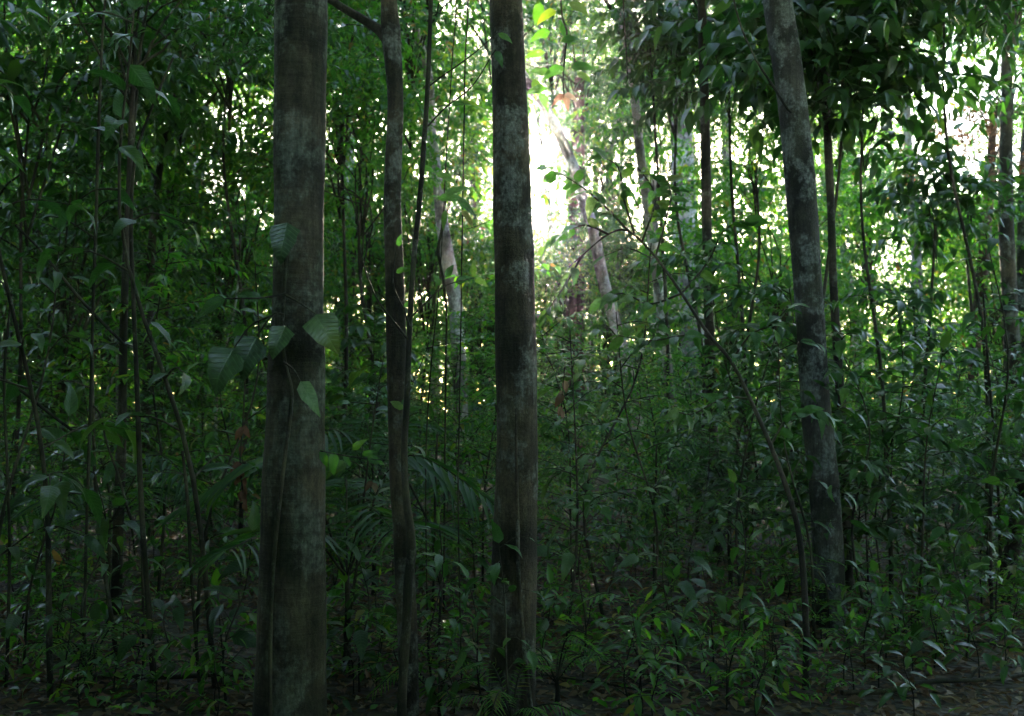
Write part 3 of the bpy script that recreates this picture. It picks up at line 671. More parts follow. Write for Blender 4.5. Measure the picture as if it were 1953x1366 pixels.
VINES = [
 ('hanging thin vine at left, running the full height of the view', [(204, -60, 5), (196, 60, 5), (188, 250, 6), (183, 420, 6), (177, 600, 6), (172, 800, 6), (165, 1000, 6), (160, 1250, 6), (158, 1366, 6)], 5.8, True, 5.2),
 ('dark sapling stem at left that forks at the top', [(330, 110, 4), (288, 210, 5), (258, 300, 6), (250, 420, 8), (254, 560, 9), (262, 750, 10), (268, 930, 10), (276, 1060, 11), (288, 1220, 12), (298, 1366, 13)], 5.6, True, None),
 ('thin upright stem near the left picture edge', [(22, 560, 4), (8, 720, 5), (14, 900, 6), (18, 1060, 6), (12, 1300, 7)], 5.6, True, None),
 ('slanting dead branch at left, falling from upper left to lower right', [(30, 430, 5), (80, 480, 5), (140, 555, 6), (190, 610, 6), (240, 660, 5)], 6.2, False, None),
 ('slanting dark stick at lower left crossing the hanging vine', [(-20, 705, 6), (40, 745, 6), (90, 785, 6), (150, 830, 5)], 5.9, False, None),
 ('pale thin curved stem crossing low at left', [(172, 770, 4), (190, 790, 4), (205, 850, 4), (225, 905, 5), (250, 990, 5), (270, 1030, 5)], 6.0, True, None),
 ('straight hair-thin vine close left of the centre trunk', [(890, -40, 3), (887, 120, 3), (884, 300, 3), (881, 480, 3), (879, 620, 3), (876, 800, 3), (874, 960, 3)], 5.6, True, 5.0),
 ('second hair-thin vine just right of the climbing stem', [(868, -40, 2.5), (862, 120, 2.5), (850, 320, 2.5), (838, 540, 2.5), (822, 700, 3), (812, 900, 3)], 6.2, True, 5.6),
 ('aerial root running down the front of the centre trunk', [(984, 780, 4), (985, 900, 7), (987, 1000, 8), (989, 1100, 8), (994, 1170, 8), (1002, 1260, 9), (1014, 1366, 10)], 4.84, True, None),
 ('sunlit hanging vine ending in a dead leaf right of the centre trunk', [(1066, -40, 3), (1072, 30, 4), (1081, 60, 4), (1078, 100, 4), (1074, 150, 3), (1076, 182, 3)], 6.2, False, 5.0),
 ('thin reddish vine before the grey trunk right of centre', [(1186, -40, 3), (1190, 30, 3), (1194, 90, 3), (1197, 150, 3)], 7.0, False, 5.4),
 ('looping thin vine in front of the lichened trunk top', [(1395, -40, 4), (1410, 40, 4), (1440, 110, 4), (1475, 165, 5), (1500, 205, 5), (1510, 215, 4)], 6.6, False, 4.9),
 ('crooked dangling liana under the pale crooked trunk', [(850, 380, 5), (842, 440, 5), (836, 480, 6), (845, 530, 5), (848, 560, 5), (852, 600, 4), (850, 720, 4)], 7.5, True, None),
 ('thin dark stem under the climber leaf left of the thickest trunk', [(348, 860, 5), (358, 960, 6), (364, 1080, 6), (372, 1200, 7), (380, 1300, 7)], 5.7, True, None),
 ('slim bare stem low between forked trunk and centre trunk', [(834, 830, 5), (830, 940, 5), (828, 1060, 5), (826, 1140, 5)], 7.5, True, None),
 ('slim upright stem in the undergrowth right of the centre trunk', [(1252, 850, 4), (1250, 960, 5), (1247, 1080, 5)], 8.2, True, None),
 ('bare forked twig leaning on the base of the lichened trunk', [(1560, 1090, 4), (1575, 1115, 4), (1580, 1160, 4), (1577, 1225, 4)], 6.6, True, None),
 ('thin upright sapling stem near the lower right', [(1875, 560, 4), (1885, 700, 5), (1895, 820, 5), (1905, 960, 5), (1908, 1050, 6)], 8.6, True, None),
 ('wiry stem right of the lichened trunk base', [(1650, 930, 3), (1652, 1020, 3), (1656, 1120, 4)], 8.4, True, None),
 ('thin twig reaching right from the thickest trunk at lower height', [(600, 858, 3), (640, 866, 3), (690, 874, 3), (735, 878, 2)], 4.45, False, None),
]
VR = {}
for lab, pix, d, g, up in VINES:
    VR[lab] = liana('hanging_vine' if 'vine' in lab or 'liana' in lab else 'thin_stem', lab, pix, d, 'stem', 'vine' if ('vine' in lab or 'liana' in lab or 'root' in lab) else 'stem', g, up)
def leaf_at(root, base, px, py, d, ang, size_px, kind, mat, tilt=0.3, k=None, roll=0.0, name='leaf'):
    """leaf whose stalk is at a photo point; ang = pointing direction in the picture (deg, 0 right, -90 down); tilt = lean to the camera"""
    p = P(px, py, d) - base; a = math.radians(ang)
    ax = np.array([math.cos(a), -tilt, math.sin(a)]); nr = np.array([roll, -1.0, 0.35])
    if abs(np.dot(ax, nr)) / np.linalg.norm(ax) / np.linalg.norm(nr) > .95: nr = UP
    return put_leaf(root, near_leaf(kind, mat)[random.randrange(4) if k is None else k], p, ax, nr, size_px * d / FPX, name)
rt, _, bb = VR['sunlit hanging vine ending in a dead leaf right of the centre trunk']
for a, s in ((-70, 34), (-140, 30), (-20, 28)):
    o = leaf_at(rt, bb, 1076, 180, 6.2, a, s, 'ellip', 'brown', 0.2); o.name = 'dead_leaf'
for x, y, a, s in ((1060, 20, -150, 44), (1085, 5, -30, 46), (1050, 60, -160, 42), (1070, 45, -60, 44), (1040, 100, -170, 44), (1050, 140, 170, 46), (1042, 168, -170, 44), (1090, 130, 10, 44), (1075, 128, -150, 46), (1020, 150, -80, 40), (1030, 178, -60, 40), (1100, 140, -20, 36), (1070, 80, 20, 40), (1030, 5, -100, 40)):
    leaf_at(rt, bb, x, y, 6.2 + random.uniform(-.1, .1), a, s, 'ellip', 'green_v', random.uniform(-.2, .3))
rt, _, bb = VR['thin twig reaching right from the thickest trunk at lower height']
for x, y, a, s in ((636, 862, -85, 44), (612, 858, -70, 34), (672, 858, 40, 32), (655, 868, -50, 26), (700, 872, -20, 34), (690, 868, 20, 30)):
    leaf_at(rt, bb, x, y, 4.45, a, s, 'ellip', 'green_v', 0.1)
for x, y, a, s in ((850, 530, 60, 40), (838, 545, 110, 34), (905, 528, 100, 40), (905, 532, -20, 36), (870, 540, 30, 40), (760, 470, 80, 30), (755, 520, 20, 34), (770, 585, 30, 30), (945, 98, -60, 40), (900, 165, -20, 46), (862, 200, 15, 50), (880, 192, -15, 50), (900, 175, 10, 50), (835, 378, 0, 70), (850, 370, 20, 60), (850, 400, -100, 50), (870, 380, -30, 60), (880, 400, -50, 50), (800, 320, -10, 40), (830, 330, -20, 60), (950, 64, -30, 40), (765, 770, 20, 30), (770, 780, 150, 40), (780, 782, 10, 32)):
    leaf_at(L1, lb1, x, y, 4.68, a, s * .8, 'ellip' if s < 45 else 'lance', 'mid_v', random.uniform(-.1, .4))

for lab, q, d, cnt in (('bunch of dry rusty leaves hanging left of the thickest trunk', [(468, 700, 3), (464, 800, 3), (458, 880, 3), (466, 960, 3)], 5.9, 18), ('dead brown leaf hanging behind the forked trunk', [(712, 880, 2), (710, 915, 2), (706, 940, 2)], 6.2, 2), ('dead reddish leaf cluster right of the centre trunk', [(1078, 690, 2), (1074, 740, 2), (1070, 790, 2)], 6.6, 5)):
    rt, _, bb = liana('withered_twig', lab, q, d, 'stem', 'dead leaves', False, None, 5, 0, 12)
    for k in range(cnt):
        u = random.uniform(.35, 1); x_ = np.interp(u * (len(q) - 1), range(len(q)), [z[0] for z in q]); y_ = np.interp(u * (len(q) - 1), range(len(q)), [z[1] for z in q])
        leaf_at(rt, bb, x_, y_, d, random.uniform(-130, -50), random.uniform(16, 30), 'ellip', 'brown' if cnt < 10 else 'rust', random.uniform(-.3, .4), name='dead_leaf')
# ---- climber on the thickest trunk, big ribbed leaves
cr, cpath, cb = liana('climbing_plant', 'climber with large ribbed heart-shaped leaves clinging to the thickest trunk',
    [(548, 430, 4), (545, 500, 6), (542, 560, 7), (538, 640, 7), (545, 700, 8), (556, 760, 8), (540, 900, 8), (520, 1100, 8), (515, 1300, 8)], 4.30, 'stem', 'climber', True)
for x, y, a, s, k, t, kd, mt in ((548, 425, -98, 78, 0, .15, 'heart', 'thick_v'), (603, 600, -62, 82, 1, .25, 'heart', 'thick_v'), (545, 622, -110, 66, 0, .3, 'heart', 'thick_v'), (490, 643, -115, 84, 1, .2, 'heart', 'thick_v'),
        (447, 665, -118, 92, 1, .3, 'heart', 'thick_v'), (573, 728, -52, 74, 1, .5, 'broad', 'sunlit_v'), (430, 570, -155, 60, 2, .2, 'broad', 'dark_v'), (500, 570, 170, 48, 1, .2, 'broad', 'dark_v')):
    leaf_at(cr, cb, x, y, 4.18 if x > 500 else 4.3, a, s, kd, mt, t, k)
for q in ([(548, 430), (540, 440), (552, 500)], [(540, 560), (575, 580), (604, 600)], [(541, 600), (520, 600), (490, 642)], [(520, 602), (480, 620), (446, 664)], [(540, 690), (560, 705), (573, 728)], [(545, 560), (500, 568), (430, 570)]):
    limb(cr, cb, [P(x, y, 4.22) for x, y in q], np.array([5, 4, 3]) * 4.2 / FPX / 2, 'stem', 'leaf_stalk', 5, 0, 10)

# ---- arching sapling
aS, apath, ab = liana('arching_sapling', 'long thin sapling arching from lower right up to a leafy tip near the sun',
    [(1085, 510, 2.5), (1110, 488, 3), (1160, 447, 3.5), (1200, 442, 4), (1250, 490, 5), (1300, 560, 5.5), (1350, 636, 6.5), (1395, 690, 7), (1430, 760, 8), (1470, 850, 9), (1500, 930, 9.5), (1520, 1000, 10), (1531, 1080, 11), (1537, 1200, 12), (1536, 1330, 13)], (6.1, 5.6), 'bark_dark', 'sapling', True, None, 9, 0.07, 80)
rgA = np.random.default_rng(77)
ATW = [[(1352, 640), (1300, 640), (1240, 650), (1180, 640)], [(1200, 442), (1150, 390), (1100, 350), (1045, 320)], [(1210, 445), (1190, 380), (1180, 320), (1150, 300)], [(1250, 490), (1270, 420), (1280, 370), (1265, 330)],
       [(1160, 447), (1120, 430), (1080, 440), (1040, 470)], [(1300, 560), (1350, 500), (1380, 440), (1420, 420)], [(1225, 460), (1250, 380), (1225, 330), (1200, 310)], [(1300, 560), (1240, 580), (1190, 560), (1150, 570)],
       [(1395, 690), (1430, 640), (1470, 620), (1500, 590)], [(1430, 760), (1380, 760), (1320, 790), (1280, 780)], [(1470, 850), (1500, 800), (1540, 780), (1580, 790)], [(1110, 488), (1080, 540), (1060, 570), (1040, 600)]]
for q in ATW:
    dd = 5.95 + random.uniform(-.25, .35)
    pts = [P(x, y, 5.95 + (dd - 5.95) * i / 3) for i, (x, y) in enumerate(q)]
    _, tp = limb(aS, ab, pts, np.array([5, 4, 3, 2]) * 6 / FPX / 2, 'stem', 'twig', 5, 0, 14)
    pos, ax, nr, sz = leaves_on_path(tp, rgA, 0.026, 0.12, 0.12, 0.45, 0.5); nr = nr + rgA.normal(0, .7, nr.shape) + [0, -.35, 0]
    for i in range(len(pos)): put_leaf(aS, near_leaf('ellip', 'mid_v')[int(rgA.integers(4))], pos[i] - ab, ax[i], nr[i], sz[i])

# ---- near saplings, every leaf built
SAP = [  # label, base px, depth, height, kind, nb, blen, h0, lsc
 ('tall sapling with big drooping leaves in the upper left corner', 110, 5.4, 3.6, 'broad', 9, .6, .45, 1.0),
 ('tall broad-leaved sapling just left of the thickest trunk, leaves hanging at the top', 420, 5.6, 3.7, 'broad', 8, .55, .5, 1.0),
 ('sapling with long narrow leaves right beside the left hanging vine', 235, 6.2, 3.0, 'darkl', 9, .55, .35, 1.0),
 ('dark sapling with narrow leaves at the left picture edge', 10, 5.6, 2.6, 'darkl', 9, .5, .35, 1.0),
 ('sapling with oval leaves at mid height left of the thickest trunk', 380, 6.4, 2.5, 'ellip', 10, .55, .35, 1.0),
 ('bushy dark sapling low at the left edge', 60, 5.9, 1.5, 'broad', 8, .5, .25, .9),
 ('low sapling with drooping leaves beneath the left hanging vine', 190, 5.7, 1.2, 'darkl', 8, .45, .25, 1.0),
 ('low broad-leaved seedling beside the base of the thickest trunk, left side', 440, 5.3, 0.9, 'broad', 7, .4, .3, .8),
 ('small seedling with pale leaves on the left forest floor', 330, 5.5, 0.6, 'broad', 6, .3, .35, .7),
 ('seedling with upturned leaves on the dark floor at bottom left', 120, 5.3, 0.5, 'lance', 6, .3, .3, .8),
 ('sapling with oval leaves between thickest trunk and forked trunk', 660, 6.3, 1.9, 'ellip', 9, .5, .3, 1.0),
 ('low seedling between thickest trunk and forked trunk', 690, 5.6, 0.7, 'broad', 6, .35, .35, .75),
 ('slender sapling with narrow leaves close behind the climbing stem', 840, 6.6, 2.0, 'lance', 9, .5, .35, .9),
 ('seedling with long glossy leaves right of the forked trunk base', 830, 5.5, 0.95, 'lance', 7, .4, .35, 1.1),
 ('leafy seedling hugging the left foot of the centre trunk', 925, 5.2, 0.7, 'lance', 8, .35, .3, .8),
 ('leafy sapling standing before the foot of the centre trunk', 985, 4.7, 0.95, 'ellip', 8, .3, .45, .8),
 ('sapling with sun-catching leaves just right of the centre trunk', 1080, 6.6, 2.1, 'ellip', 11, .55, .35, 1.0),
 ('taller sapling with narrow leaves right of the centre trunk', 1150, 7.2, 2.7, 'lance', 11, .6, .35, .9),
 ('bushy sapling in the middle of the thicket under the arching sapling', 1240, 7.0, 2.2, 'ellip', 12, .6, .3, 1.0),
 ('low broad-leaved shrub right of the centre trunk base', 1110, 5.9, 0.9, 'broad', 8, .45, .25, .8),
 ('low seedling with glossy leaves under the arching sapling', 1290, 5.9, 0.75, 'broad', 8, .4, .3, .7),
 ('bushy low sapling left of the arching sapling base', 1440, 6.0, 1.1, 'ellip', 10, .45, .25, 1.0),
 ('dark sapling between pole-like trunk and lichened trunk', 1410, 7.4, 2.2, 'darkl', 10, .55, .35, .9),
 ('sapling with oval leaves crossing the lower lichened trunk', 1545, 6.7, 2.0, 'lance', 10, .5, .45, .95),
 ('leafy sapling just right of the lichened trunk', 1650, 7.0, 2.1, 'ellip', 11, .6, .3, 1.05),
 ('broad-leaved sapling in the right thicket', 1740, 7.3, 2.0, 'broad', 9, .55, .3, .8),
 ('tall sapling with dark glossy leaves near the right edge', 1880, 7.5, 3.0, 'broad', 10, .55, .4, .8),
 ('bushy sapling at the right picture edge', 1945, 6.8, 1.9, 'ellip', 11, .6, .25, 1.0),
 ('low shrub at the right edge of the leaf-strewn path', 1830, 6.2, 0.9, 'ellip', 10, .45, .2, .9),
 ('single low seedling with two pale leaves on the right floor', 1770, 6.0, 0.5, 'broad', 5, .25, .4, .7),
 ('seedling with yellow-green leaves before the lichened trunk base', 1640, 6.0, 0.55, 'ellip', 7, .3, .3, .9),
 ('small floor plant right of the arching sapling base', 1600, 5.6, 0.4, 'ellip', 7, .25, .2, .8),
 ('small floor plant near the lower right corner', 1890, 5.7, 0.35, 'ellip', 7, .25, .2, .8),
 ('low plant at bottom centre right', 1200, 5.3, 0.5, 'lance', 8, .3, .2, .8),
 ('low plant at the bottom below the arching sapling', 1380, 5.4, 0.55, 'lance', 8, .35, .2, .8),
]
for i, (lab, px, d, H, kd, nb, bl, h0, ls) in enumerate(SAP):
    sapling(lab, px, d, H, kd, int(nb * 1.3), bl * .9, h0 * .6, 0.14, ls, i, name='sapling' if H > 1.0 else 'seedling', cat='sapling' if H > 1.0 else 'seedling')

# ---- palms and ferns
def frond_mesh(name, Lf, nl, ll, rng, arch=0.5, mat='dark'):
    path = catmull([[0, 0, 0], [0, Lf * .45, Lf * .28 * arch * 2], [0, Lf * .9, Lf * (0.1 * arch)]], 12)
    sV, sF = tube(path, np.linspace(0.008, 0.002, 12), 5)
    pos, ax, nr, sz = leaves_on_path(path, rng, Lf / nl, ll, 0.18, 0.22, 0.06, spread=1.2)
    u = np.linspace(0, 1, len(sz)); sz = ll * (0.35 + 0.75 * np.sin(np.pi * (0.12 + 0.8 * u)))
    lV, lF, rn = leaves_mesh_arrays(leaf_template(0.085, 4, 0.3, 0.3, 0.25, 0.7), pos, ax, nr, sz, rng)
    return mesh_from(name + '_rachis', sV, sF, M['stem']), mesh_from(name + '_leaflets', lV, lF, M[mat], rn)
rf = np.random.default_rng(31)
FROND = [frond_mesh('palm', 1.15, 44, 0.36, rf, a, 'dark_dull') for a in (0.35, 0.6, 0.9)]
FERN = [frond_mesh('fern', 0.55, 44, 0.11, rf, a, 'green') for a in (0.35, 0.7)]
PALM = [('palm with long fine leaflets between thickest trunk and forked trunk', 665, 6.0, 0.55, 6, 1.0, 0), ('palm at lower left with drooping fronds', 215, 7.2, 0.75, 5, .75, 0),
        ('understorey palm low behind the forked trunk', 715, 8.2, 0.9, 6, .9, 0), ('palm in the thicket far right of the centre trunk', 1390, 9.0, 0.8, 6, 1.0, 0), ('palm right of the lichened trunk', 1690, 8.4, 0.8, 6, 1.0, 0),
        ('feathery fern at the foot of the centre trunk', 975, 4.75, 0.15, 7, .8, 1), ('fern on the dark floor at bottom left', 180, 5.6, 0.1, 7, .9, 1),
        ('fern beside the climbing stem base', 840, 5.2, 0.1, 6, .7, 1), ('fern at the right of the centre trunk foot', 1060, 5.4, 0.12, 7, .8, 1), ('fern below the lichened trunk', 1700, 6.4, 0.1, 7, .8, 1)]
for i, (lab, px, d, h, n, sc, fern) in enumerate(PALM):
    x = P(px, 700, d)[0]; g = gz(x, d)
    root = thing('fern' if fern else 'palm', lab, 'fern' if fern else 'palm', (x, d, g), random.uniform(0, 6))
    obj('stem', mesh_from('stem', *tube(catmull([[0, 0, -.05], [0.01, 0, h * .5], [0, 0, h + 0.02]], 8), np.linspace(0.022, 0.014, 8) * sc, 7, 0.08, i), M['stem']), root)
    for k in range(n):
        rm, lm = (FERN if fern else FROND)[k % (2 if fern else 3)]
        f = obj('frond', lm, root, (0, 0, h), k * 6.28 / n + random.uniform(-.3, .3), sc * random.uniform(.8, 1.1))
        f.rotation_euler[0] = random.uniform(-.1, .5)
        obj('rachis', rm, f)

# ---- undergrowth: copied shrubs and saplings
UG = []
ru = np.random.default_rng(99)
UDEF = [('lance', 2.6, 13, .7, .2, 'slender narrow-leaved sapling'), ('lance', 3.4, 15, .75, .3, 'tall narrow-leaved sapling'), ('ellip', 2.2, 14, .7, .15, 'bushy oval-leaved shrub'),
        ('ellip', 3.2, 16, .8, .25, 'tall oval-leaved shrub'), ('broad', 2.4, 12, .7, .2, 'drooping broad-leaved shrub'), ('broad', 3.3, 14, .75, .3, 'tall broad-leaved shrub'),
        ('small', 1.8, 18, .6, .1, 'fine-leaved shrub'), ('small', 3.0, 22, .75, .25, 'tall fine-leaved shrub'), ('pinnate', 2.4, 15, .8, .3, 'feathery-leaved sapling'), ('darkl', 2.8, 14, .7, .2, 'dark narrow-leaved shrub'),
        ('teal', 2.6, 18, .75, .2, 'blue-green shrub'), ('pinnate', 1.4, 10, .7, .2, 'low feathery-leaved plant')]
for k, (kd, H, nb, bl, h0, ph) in enumerate(UDEF):
    ge = plant_geo(ru, H, kd, int(nb * 2.1), bl * 1.2, h0 * .7, 0.12, SPEC[kd]['L'] * .22, .82)
    UG.append((meshes_of('undergrowth', ge, kd, ru), H, ph))
LOWDEF = [('ellip', .55, 8, .32, .1, 'low oval-leaved floor plant'), ('lance', .6, 8, .34, .1, 'low narrow-leaved floor plant'), ('small', .45, 10, .3, .1, 'low fine-leaved floor plant'), ('pinnate', .5, 9, .38, .1, 'low feathery floor plant'), ('broad', .6, 6, .3, .2, 'low broad-leaved floor plant')]
LOW = []
for k, (kd, H, nb, bl, h0, ph) in enumerate(LOWDEF):
    LOW.append((meshes_of('floor_plant', plant_geo(ru, H, kd, nb, bl, h0, 0.1, lsc=.8), kd, ru), H, ph))
def far_phrase(d):
    return 'nearest row' if d < 9.5 else 'second row' if d < 12.5 else 'third row' if d < 17 else 'deep row' if d < 24 else 'farthest row'
TRUNKS = [(b[0], b[1]) for b in (b1, b2, b3, b4)]
def plant_copy(var, x, y, sc, nm, cat, ph, extra):
    (sm, lm), H, _ = var
    px = px_of((x, y, 1.0))[0]
    lab = f'{ph} {where(px)}, {far_phrase(y) if extra is None else extra}'
    root = thing(nm, lab, cat, (x, y, gz(x, y) - 0.02), random.uniform(0, 6.28), sc, group=f'undergrowth {where(px)}')
    o = obj('leaves', lm, root); o['kind'] = 'stuff'; remember(root, px)
    obj('stem', sm, root)
NUG = 0
placed = []
tries = 0
while NUG < 285 and tries < 8000:
    tries += 1
    u = random.random(); d = 7.6 + 27 * u ** 1.5
    px = random.uniform(-120, PW + 120); x = P(px, 700, d)[0]
    if any((x - a) ** 2 + (d - b) ** 2 < (0.42 + 0.02 * d) ** 2 for a, b in placed): continue
    if any(abs(x - a) < .35 and 0 < (b - d) < 3 for a, b in TRUNKS): continue
    v = random.choice(UG); sc = random.uniform(.65, 1.15)
    if d < 9.5: sc *= 0.78
    if 640 < px < 760 and d < 11: sc *= .7
    if d > 18: sc *= 1.15
    placed.append((x, d)); NUG += 1
    plant_copy(v, x, d, sc, 'undergrowth_shrub', 'shrub', v[2], None)
for k in range(230):
    d = random.uniform(5.0, 10.5); px = random.uniform(-60, PW + 60); x = P(px, 700, d)[0]
    if px > 1500 and d < 6.6 and random.random() < .6: continue
    v = random.choice(LOW); plant_copy(v, x, d, random.uniform(.5, 1.1), 'floor_plant', 'plant', v[2], 'frontmost' if d < 6.5 else 'second row' if d < 8 else 'at thicket foot')

# ---- fallen branches
for i, (lab, px, d, ang, ln, r) in enumerate([('fallen branch lying on the floor at lower right corner', 1800, 5.5, .3, 1.3, .016), ('thin fallen stick on the floor right of the centre trunk', 1150, 5.6, 2.6, .9, .009), ('mossy fallen branch on the dark floor at left', 360, 5.7, .15, 1.2, .018),
        ('fallen stick between forked trunk and centre trunk', 870, 5.6, 2.9, .8, .010), ('fallen twig left of the arching sapling base', 1390, 5.7, .7, .8, .008), ('pale fallen stick near the right picture edge', 1900, 6.4, 2.2, 1.0, .011)]):
    x = P(px, 700, d)[0]; pts = []
    for k in range(6):
        u = k / 5 - .5; a, b = x + math.cos(ang) * ln * u + random.uniform(-.03, .03), d + math.sin(ang) * ln * u + random.uniform(-.03, .03)
        pts.append((a, b, gz(a, b) + r + .012 + random.uniform(0, .03)))
    pts = np.array(pts); base = pts[2].copy(); root = thing('fallen_branch', lab, 'branch', base)
    limb(root, base, pts, np.linspace(r, r * .5, 6), 'stem', 'branch_wood', 7, .1, 24, i)
    limb(root, base, [pts[3], pts[3] + [.1, .08, .05], pts[3] + [.24, .2, .06]], np.array([r * .5, r * .35, r * .2]), 'stem', 'side_twig', 5, .1, 8, i)

# ---- leaf litter
rl = np.random.default_rng(17)
n = 40000
dd = 3.0 + 17 * rl.random(n) ** 1.6; xx = rl.uniform(-0.62, 0.62, n) * (dd + 1)
pos = np.stack([xx, dd, np.array([gz(a, b) for a, b in zip(xx, dd)]) + rl.uniform(0.004, 0.03, n)], 1)
ax = rl.normal(0, 1, (n, 3)); ax[:, 2] *= 0.22; nr = np.tile(UP, (n, 1)) + rl.normal(0, 0.35, (n, 3))
V, F, rn = leaves_mesh_arrays(leaf_template(0.42, 2, 0.12, 0.35, .5, .9, .3), pos, ax, nr, rl.uniform(0.035, 0.10, n), rl)
lo = obj('leaf_litter', mesh_from('leaf_litter', V, F, M['brown'], rn)); tag(lo, 'brown dead leaves strewn over the forest floor', 'leaf litter', kind='stuff')
n = 7000
dd = 3.5 + 14 * rl.random(n) ** 1.5; xx = rl.uniform(-0.6, 0.6, n) * (dd + 1)
keep = (np.sin(xx * 2.1 + 1) + np.cos(dd * 1.7 + xx) + rl.normal(0, .6, n) > 0.1) & ~((xx > 2.2) & (dd < 6.3)); xx = xx[keep]; dd = dd[keep]; n = len(xx)
pos = np.stack([xx, dd, np.array([gz(a, b) for a, b in zip(xx, dd)]) + rl.uniform(0.02, 0.14, n)], 1)
ax = rl.normal(0, 1, (n, 3)); ax[:, 2] = ax[:, 2] * 0.3 + .1; nr = np.tile(UP, (n, 1)) + rl.normal(0, 0.4, (n, 3))
V, F, rn = leaves_mesh_arrays(leaf_template(0.46, 3, 0.2, 0.2), pos, ax, nr, rl.uniform(0.05, 0.11, n), rl)
lo = obj('ground_cover', mesh_from('ground_cover', V, F, M['green'], rn)); tag(lo, 'small green leaves creeping over the forest floor', 'ground cover', kind='stuff')

# ---- far wood: leaf masses from 36 to 75 m, uneven top, open towards the bright gaps; and the added shading canopy
def leaf_cloud(rng, centres, spread, per, kind, L, clear=False):
    n = len(centres) * per
    cc = np.repeat(centres, per, 0); pos = cc + rng.normal(0, 1, (n, 3)) * spread
    if clear:      # added shading leaves are cut from the view and round the standpoint
        x, y, z = pos.T
        pos = pos[~(((y > -1) & (y < 22) & (np.abs(x) < 0.62 * np.maximum(y, 0) + 1.2) & (z < 2.6 + 0.47 * np.maximum(y, 0))) | (np.hypot(x, y) < 2.5) & (z < 4))]
        pos = pos[pos[:, 2] > 0.02]; n = len(pos)
    ax = rng.normal(0, 1, (n, 3)); ax[:, 2] = ax[:, 2] * .4 - .3; nr = np.tile(UP, (n, 1)) + rng.normal(0, .5, (n, 3))
    return leaves_mesh_arrays(kite_leaf(.5), pos, ax, nr, L * rng.uniform(.7, 1.3, n), rng)
rw = np.random.default_rng(3)
cs = []
for k in range(3800):
    d = rw.uniform(34, 74); px = rw.uniform(-500, PW + 500); x = P(px, 700, d)[0]
    hmax = 11.0 + 2.0 * math.sin(px * 0.008 + 1.0) + 1.5 * math.sin(px * .023) + rw.normal(0, 1.2) + (d - 36) * 0.10
    hmax -= 2.6 * math.exp(-((px - 1010) / 55) ** 2) + 2.8 * math.exp(-((px - 1760) / 110) ** 2) + 2.0 * math.exp(-((px - 1400) / 70) ** 2)
    cs.append((x, d, max(.3, hmax * rw.random() ** 1.25)))
V, F, rn = leaf_cloud(rw, np.array(cs), np.array([1.0, 1.0, .55]), 110, 'small', 0.19)
cs = []
for k in range(2000):      # dense low edge of the wood, closing the view at eye level
    d = rw.uniform(42, 80); cs.append((P(rw.uniform(-500, PW + 500), 700, d)[0], d, 6.5 * rw.random() ** 1.2))
V2, F2, rn2 = leaf_cloud(rw, np.array(cs), np.array([1.3, 1.3, .6]), 80, 'small', 0.30)
F = np.vstack([F, F2 + len(V)]); V = np.vstack([V, V2]); rn = np.concatenate([rn, rn2])
fo = obj('far_wood', mesh_from('far_wood', V, F, M['green'], rn)); tag(fo, 'distant hazy green wood closing the view behind the trees', 'wood', kind='stuff')

# far single trees carrying the high lacy canopy seen at the top of the view
FARPX = [(-60, 30, 13), (90, 34, 12), (150, 26, 10.5), (300, 30, 11.5), (420, 27, 10), (480, 36, 14), (640, 31, 12), (720, 38, 14), (560, 44, 15), (830, 34, 13.5), (900, 42, 15.5), (930, 40, 16), (1130, 40, 15), (1190, 33, 12.5), (1260, 38, 13), (1420, 30, 13), (1500, 36, 12), (1600, 32, 13.5), (1590, 40, 16), (1630, 30, 8), (1960, 42, 17.5), (2080, 32, 11), (2160, 28, 10), (1230, 50, 18), (1060, 52, 20), (350, 48, 17), (200, 42, 15), (760, 50, 18), (1560, 50, 19), (30, 46, 16), (955, 48, 14), (1075, 58, 20), (1085, 46, 16), (900, 55, 19), (940, 46, 13), (1110, 56, 22), (1000, 62, 27), (860, 60, 22), (1180, 60, 23), (1330, 52, 19), (1450, 56, 20)]
for i, (px, d, h) in enumerate(FARPX):
    x = P(px, 700, d)[0]; base = np.array([x, d, gz(x, d)])
    root = thing('far_tree', f'far lacy-crowned forest tree {where(px)}, {"high crown" if h > 14 else "middle crown" if h > 11.7 else "lower crown"}', 'tree', base, group='far trees of the forest canopy'); remember(root, px)
    path = catmull([[0, 0, -.1], [random.uniform(-.3, .3), 0, h * .4], [random.uniform(-.5, .5), 0, h * .75], [random.uniform(-.6, .6), 0, h]], 20)
    obj('trunk', mesh_from('trunk', *tube(path, np.linspace(.2, .09, 20), 9, .06, i), M[random.choice(['bark_pale', 'bark_mottle', 'bark_dark'])]), root)
    add_crown(root, random.choice(['high_a', 'high_b', 'lace', 'high_c']), path[-1], random.uniform(.85, 1.2))

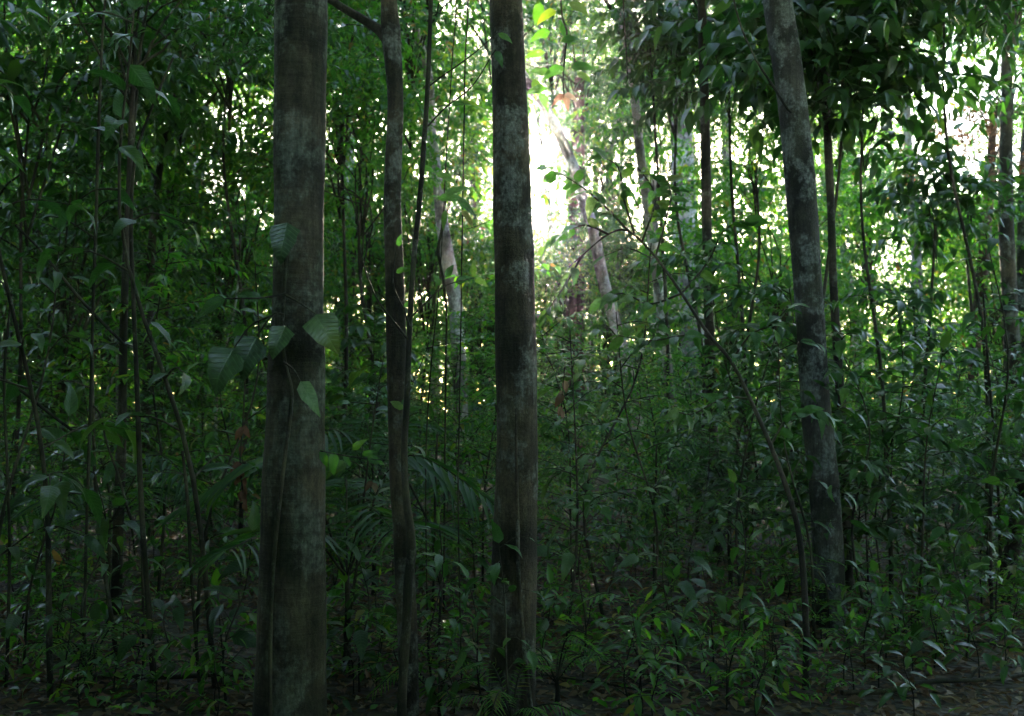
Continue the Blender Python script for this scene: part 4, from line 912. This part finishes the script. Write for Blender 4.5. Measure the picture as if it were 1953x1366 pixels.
# unseen leaves overhead and round about, added to shade the floor and near trunks
cs = []
for k in range(5200):
    x = rw.uniform(-32, 32); y = rw.uniform(-22, 34); z = rw.uniform(10.5, 15)
    if y > 20: z += (y - 20) * .25
    if y > 6.5 and (y > 10 or rw.random() < .4): continue
    cs.append((x, y, z))
for k in range(1500):      # added leafy sides and rear, blocking low sky light
    a = rw.uniform(0, 1)
    if a < .33: cs.append((rw.uniform(-34, -24), rw.uniform(-20, 40), 9 * rw.random()))
    elif a < .66: cs.append((rw.uniform(24, 34), rw.uniform(-20, 40), 9 * rw.random()))
    else: cs.append((rw.uniform(-30, 30), rw.uniform(-24, -16), 8 * rw.random()))
for k in range(260):      # unseen tall leaves added left of the view to block side light
    y = rw.uniform(-1, 9); cs.append((-(0.62 * max(y, 0) + 2.2) - rw.uniform(0, 5), y, 8.5 * rw.random()))
for k in range(420):      # unseen low leaves added beside and behind the standpoint to darken the floor
    if k % 2: cs.append((rw.choice([-1, 1]) * rw.uniform(6.5, 12), rw.uniform(-11, 3.5), 4.2 * rw.random()))
    else: cs.append((rw.uniform(-10, 10), rw.uniform(-11, -5), 4.2 * rw.random()))
V, F, rn = leaf_cloud(rw, np.array(cs), np.array([1.1, 1.1, .5]), 60, 'small', 0.37, True)
fo = obj('shading_canopy', mesh_from('shading_canopy', V, F, M['green'], rn)); tag(fo, 'unseen leafy canopy and thicket added to shade the forest', 'canopy', kind='stuff')

settle_labels()

# ---- haze
m, t, o = newmat('haze'); pv = t.nodes.new('ShaderNodeVolumePrincipled')
pv.inputs['Color'].default_value = (0.93, 0.96, 1.0, 1); pv.inputs['Density'].default_value = 0.0004; pv.inputs['Anisotropy'].default_value = 0.92
t.links.new(pv.outputs[0], o.inputs['Volume'])
x0, x1, y0, y1, z0, z1 = -112, 112, -47, 107, -1.5, 26
V = [(x0, y0, z0), (x1, y0, z0), (x1, y1, z0), (x0, y1, z0), (x0, y0, z1), (x1, y0, z1), (x1, y1, z1), (x0, y1, z1)]
F = [(0, 3, 2, 1), (4, 5, 6, 7), (0, 1, 5, 4), (1, 2, 6, 5), (2, 3, 7, 6), (3, 0, 4, 7)]
hz = obj('haze', mesh_from('haze', V, F, m, smooth=False)); hz['kind'] = 'stuff'; hz['label'] = 'thin sunlit morning haze between the trees'; hz['category'] = 'haze'
print('OBJECTS', len(bpy.data.objects), 'TRIS', sum(len(me.polygons) for me in bpy.data.meshes) * 2)
